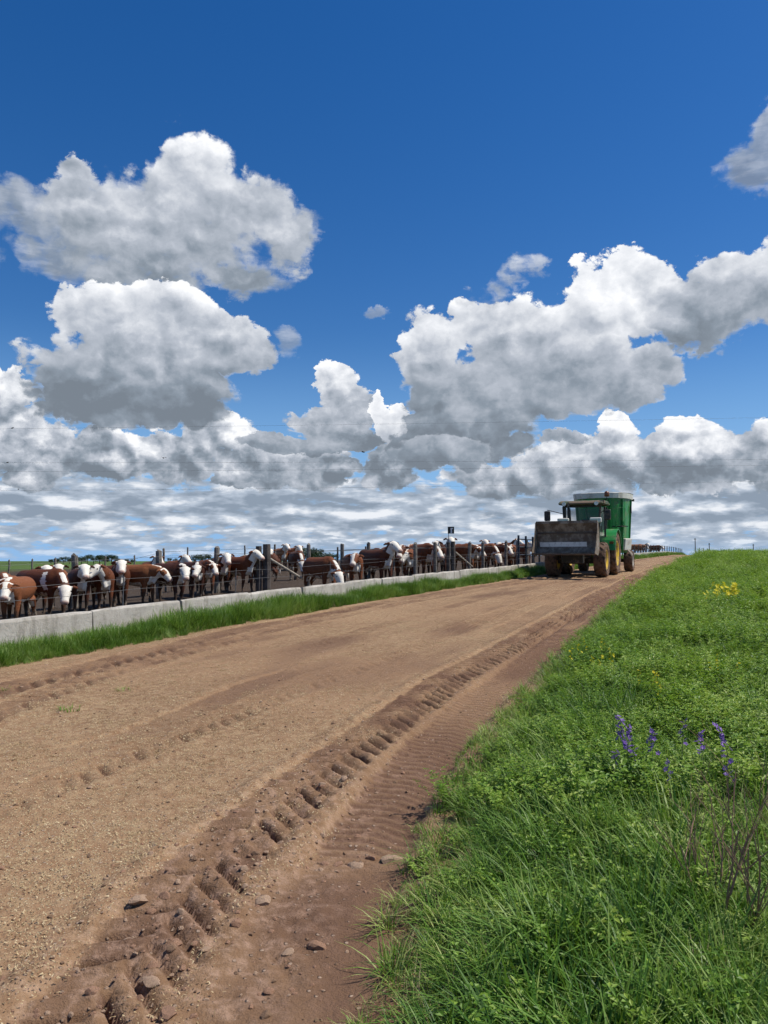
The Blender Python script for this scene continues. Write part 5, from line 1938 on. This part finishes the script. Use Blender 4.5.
for i, (px, py, h, nf, label) in enumerate(((722, 606, .55, 60, 'bright yellow flowering clump far out in the meadow'), (734, 603, .5, 34, 'smaller yellow flowering clump right of the bright one'),
                                           (590, 672, .34, 22, 'yellow-green flowering weed at the road side'), (604, 664, .36, 14, 'second yellow flowering weed by the road side'),
                                           (720, 682, .36, 16, 'scattered yellow blooms in the right meadow'), (650, 700, .34, 8, 'few yellow blooms in the middle of the meadow'))):
    x, y = unproj(px, py + 770 * h * .6 / max(unproj(px, py + 4)[1], 1))
    o = empty('yellow_flower', (x, y, zat(x, y)), i)
    tag(o, label, 'flower', 'yellow flowers in the meadow')
    st_, fl_ = MB(), MB()
    rr = random.Random(400 + i)
    for k in range(max(4, nf // 5)):
        a_, b_ = flower_spike(500 + 20 * i + k, h * rr.uniform(.8, 1.15), 5, M_YPETAL, .016 if y < 12 else .036, M_STEM)
        dx, dy = rr.gauss(0, .10 if y < 12 else .13), rr.gauss(0, .10 if y < 12 else .13)
        st_.add([(v[0] + dx, v[1] + dy, v[2]) for v in a_.v], a_.f)
        fl_.add([(v[0] + dx, v[1] + dy, v[2]) for v in b_.v], b_.f)
    st_.build('stem', M_STEM, o)['kind'] = 'stuff'
    fl_.build('petals', M_YPETAL, o)['kind'] = 'stuff'


def twiggy(seed, h, n):
    rn_ = random.Random(seed)
    b_ = MB()

    def grow(p_, d, L, r, dep):
        q_ = p_ + d * L * .5 + Vector((rn_.gauss(0, .02), rn_.gauss(0, .02), 0)) * L
        e_ = p_ + d * L
        b_.tube([p_, q_, e_], [r, r * .8, r * .55], 5)
        if dep == 0:
            return
        for k in range(rn_.randint(2, 3)):
            dd = (d + Vector((rn_.gauss(0, .45), rn_.gauss(0, .45), rn_.uniform(0, .5)))).normalized()
            grow(p_.lerp(e_, rn_.uniform(.35, 1.0)), dd, L * rn_.uniform(.45, .75), r * .55, dep - 1)
    for k in range(n):
        d = Vector((rn_.gauss(0, .28), rn_.gauss(0, .28), 1)).normalized()
        grow(Vector((rn_.gauss(0, .03), rn_.gauss(0, .03), -.03)), d, h * rn_.uniform(.4, .55), .0045, 3)
    return b_


for i, (px, py, h, n, label) in enumerate(((738, 975, .92, 6, 'tall dry twiggy brown weed at the right edge'), (708, 950, .70, 4, 'dry twiggy weed left of the tallest one'), (764, 940, .75, 4, 'dry twiggy weed cut by the right edge'))):
    x, y = unproj(px, py)
    o = twiggy(600 + i, h, n).build('dry_weed', M_TWIG)
    put_plant(o, x, y, 1.0, i)
    tag(o, label, 'weed', 'dry weeds in the meadow')
x, y = unproj(426, 915)
b = MB()
rr = random.Random(9)
for k in range(11):
    a = rr.uniform(0, 6.28)
    L_ = rr.uniform(.06, .16)
    b.tube([(0, 0, 0), (math.cos(a) * L_ * .5, math.sin(a) * L_ * .5, .05 + rr.uniform(0, .04)), (math.cos(a) * L_, math.sin(a) * L_, rr.uniform(.01, .06))], [.004, .003, .0012], 5)
o = b.build('dead_weed', simple_mat('dark_dead_weed', (0.06, 0.03, 0.028), 0.9))
put_plant(o, x, y, 1.0, 0, True)
tag(o, 'dark dead star-shaped weed at the right edge of the road', 'weed')
x, y = unproj(437, 925)
o = link('grass_tuft', kinds[13])
put_plant(o, x, y, .62, 2.0, True)
tag(o, 'small broad-bladed tuft beside the dead weed at the road edge', 'grass tuft')


# ------------------------------------------------------------------ trees on the horizon
T_LEAF = leaf_mat('far_tree_leaf', [(0.020, 0.036, 0.022), (0.032, 0.052, 0.028), (0.05, 0.07, 0.036)], 0.15)
M_BARK = simple_mat('bark', (0.07, 0.055, 0.045), 0.9, spec=0.1)


def tree_parts(seed, h, w):
    rn_ = random.Random(seed)
    tk = MB()
    tk.tube([(0, 0, -1), (rn_.uniform(-.2, .2), 0, h * .3), (rn_.uniform(-.3, .3), 0, h * .7)], [.32, .24, .1], 7)
    lobes = []
    for k in range(9):
        a = rn_.uniform(0, 6.28)
        z_ = rn_.uniform(.34, .86)
        r_ = w * .5 * (1 - abs(z_ - .5) * 1.0) * rn_.uniform(.2, .8)
        c_ = Vector((r_ * math.cos(a), r_ * math.sin(a), h * z_))
        lobes.append((c_, rn_.uniform(.16, .27) * w))
        tk.tube([(0, 0, h * .3), c_], [.12, .04], 5)
    vs, fs = [], []
    for k in range(1100):
        c_, r_ = rn_.choice(lobes)
        d = Vector((rn_.gauss(0, 1), rn_.gauss(0, 1), rn_.gauss(0, 1))).normalized()
        p_ = c_ + d * r_ * rn_.uniform(.5, 1.08)
        n_ = (d + Vector((rn_.gauss(0, .6), rn_.gauss(0, .6), rn_.gauss(0, .6)))).normalized()
        a_ = n_.orthogonal().normalized()
        b_ = n_.cross(a_)
        s_ = rn_.uniform(.22, .5)
        b0 = len(vs)
        vs.extend([tuple(p_ - a_ * s_), tuple(p_ + b_ * s_ * .6), tuple(p_ + a_ * s_), tuple(p_ - b_ * s_ * .6)])
        fs.append((b0, b0 + 1, b0 + 2, b0 + 3))
    t_me = tk.mesh('trunk')
    t_me.materials.append(M_BARK)
    return t_me, mk('crown', vs, fs, T_LEAF)


kinds_t = [tree_parts(700 + i, 9.0 + i, 8.5 + (i % 2) * 2) for i in range(4)]
TREES = [(52, 4.5), (58, 5.5), (64, 6.5), (70, 7), (76, 6.5), (82, 7.5), (88, 8.5), (94, 9), (100, 8.5), (106, 9.0), (112, 8.5), (117, 7.5), (127, 4.5), (133, 4.5),
         (170, 5.5), (176, 6), (196, 8.5), (203, 9.5), (209, 9), (215, 8), (287, 10), (295, 11), (303, 15), (311, 16), (318, 14), (326, 11), (334, 9)]
for i, (px, hp) in enumerate(TREES):
    y = 420.0 + 9 * ((i * 7) % 5)
    x = (px - 384) / 770 * y
    o = empty('tree', (x, y, zat(x, y)), i * 1.3)
    tm, cm = kinds_t[i % 4]
    for nm, me in (('trunk', tm), ('crown', cm)):
        c = bpy.data.objects.new(nm, me)
        COL.objects.link(c)
        c.parent = o
    k = hp * y / 770 / (9.0 + i % 4) * 1.08
    kw = k * (1.7 if i % 3 else 1.35) if px < 120 or px > 280 else k * 1.3
    o.scale = (kw, kw, k)
    where = 'in the long dark clump at the left' if px < 120 else 'in the small clump beside it' if px < 150 else 'in the clumps behind the herd' if px < 250 else 'behind the diagonal stay'
    tag(o, f'distant dark tree {where}, {ordinal(i)} tree from the left', 'tree', 'trees on the horizon')

# ------------------------------------------------------------------ power line behind the pens, poles on the crest
M_CABLE = simple_mat('power_cable', (0.05, 0.055, 0.065), 0.6)
M_POLE = simple_mat('utility_pole_wood', (0.16, 0.14, 0.125), 0.9)
LY = 72.0
ends = (-92.0, 88.0)
pole_objs = []
for k, xe in enumerate(ends):
    o = empty('power_pole', (xe, LY, zat(xe, LY)))
    tag(o, ('tall wooden power pole off the left side, carrying the wires', 'tall wooden power pole off the right side, carrying the wires')[k], 'pole', 'power poles carrying the wires')
    MB().tube([(0, 0, -1.0), (0, 0, 15.0)], [.17, .11], 10).build('pole', M_POLE, o)
    for zc_ in (14.3, 10.7, 9.9, 8.2):
        MB().box((0, 0, zc_), (.12, 1.4, .12)).build('crossarm', M_POLE, o)
for k, (pyl, pym, pyr, dy) in enumerate(((428.5, 423, 417, 0.0), (463.5, 461.5, 460, 0.5), (472.5, 469, 466, -0.5), (490.5, 487, 481, 0.2))):
    def zw(px, py):
        return EYE + (561 - py) / 770 * (LY + dy)
    xs_ = np.array([(0 - 384) / 770 * LY, 0.0, (768 - 384) / 770 * LY])
    zs_ = np.array([zw(0, pyl), zw(384, pym), zw(768, pyr)])
    cf = np.polyfit(xs_, zs_, 2)
    cf[0] = max(cf[0], 0.00006)
    pts = [(xx, LY + dy, float(np.polyval(cf, xx))) for xx in np.linspace(ends[0], ends[1], 40)]
    o = MB().tube(pts, [0.0065] * 40, 5, caps=False).build('power_cable', M_CABLE)
    tag(o, ('highest', 'second highest', 'third highest', 'lowest')[k] + ' of the thin power cables crossing the sky above the herd', 'cable', 'power cables crossing the sky')
for i, (px, hpx, y, label) in enumerate(((695, 538, 150, 'thin dark pole standing on the crest of the road'), (709, 543, 160, 'second thin pole on the crest, right of the first'),
                                         (753, 544, 170, 'pale thin pole behind the meadow at the far right'))):
    x = (px - 384) / 770 * y
    top = EYE + (561 - hpx) / 770 * y
    o = empty('utility_pole', (x, y, zat(x, y)))
    tag(o, label, 'pole', 'thin poles on the crest')
    h = top - zat(x, y)
    MB().tube([(0, 0, -.5), (0, 0, h)], [.11, .08], 8).build('shaft', M_POLE, o)
    MB().box((0, 0, h - .25), (.5, .08, .08)).build('crossarm', M_POLE, o)
for i, px in enumerate((699, 703, 707)):
    y = 118.0 + 3 * i
    x = (px - 384) / 770 * y
    o = bpy.data.objects.new('crest_stake', far_pen[0].data)
    COL.objects.link(o)
    o.location = (x, y, zat(x, y) + .1)
    tag(o, f'short dark stake where the road meets the sky, {ordinal(i)} from the left', 'stake', 'stakes at the end of the road')

# birds: dark specks on and above the cables
M_BIRD = simple_mat('dark_bird', (0.03, 0.028, 0.028), 0.8)
for i, (px, py, label) in enumerate(((9, 427.5, 'small dark bird perched on the highest cable, far left'), (5, 462.5, 'small dark bird on the second cable, far left'),
                                     (17, 489.5, 'small dark bird on the lowest cable, left'), (162, 458, 'dark bird flying between cables and cloud base'), (363, 452, 'dark bird flying below the small cloud tower'))):
    y = LY - (0 if i < 3 else 6)
    x = (px - 384) / 770 * y
    o = empty('bird', (x, y, EYE + (561 - py) / 770 * y))
    tag(o, label, 'bird', 'birds at the power cables')
    bd = MB().tube([(-.14, 0, .0), (-.08, 0, .02), (.02, 0, .05), (.10, 0, .08), (.15, 0, .07)], [.01, .035, .055, .04, .008], 8).build('body', M_BIRD, o, smooth=True)
    for s_ in (1, -1):
        sp = .30 if i > 2 else .05
        MB().add([(.06, s_ * .03, .07), (-.05, s_ * .03, .06), (-.10, s_ * sp * .6, .10 if i > 2 else .02), (-.02, s_ * sp, .06 if i > 2 else .01), (.05, s_ * sp * .6, .11 if i > 2 else .03)],
                 [(0, 1, 2, 3, 4)]).build('wing', M_BIRD, o)
    o.rotation_euler = (0, 0, 0.6 * i + 0.4)
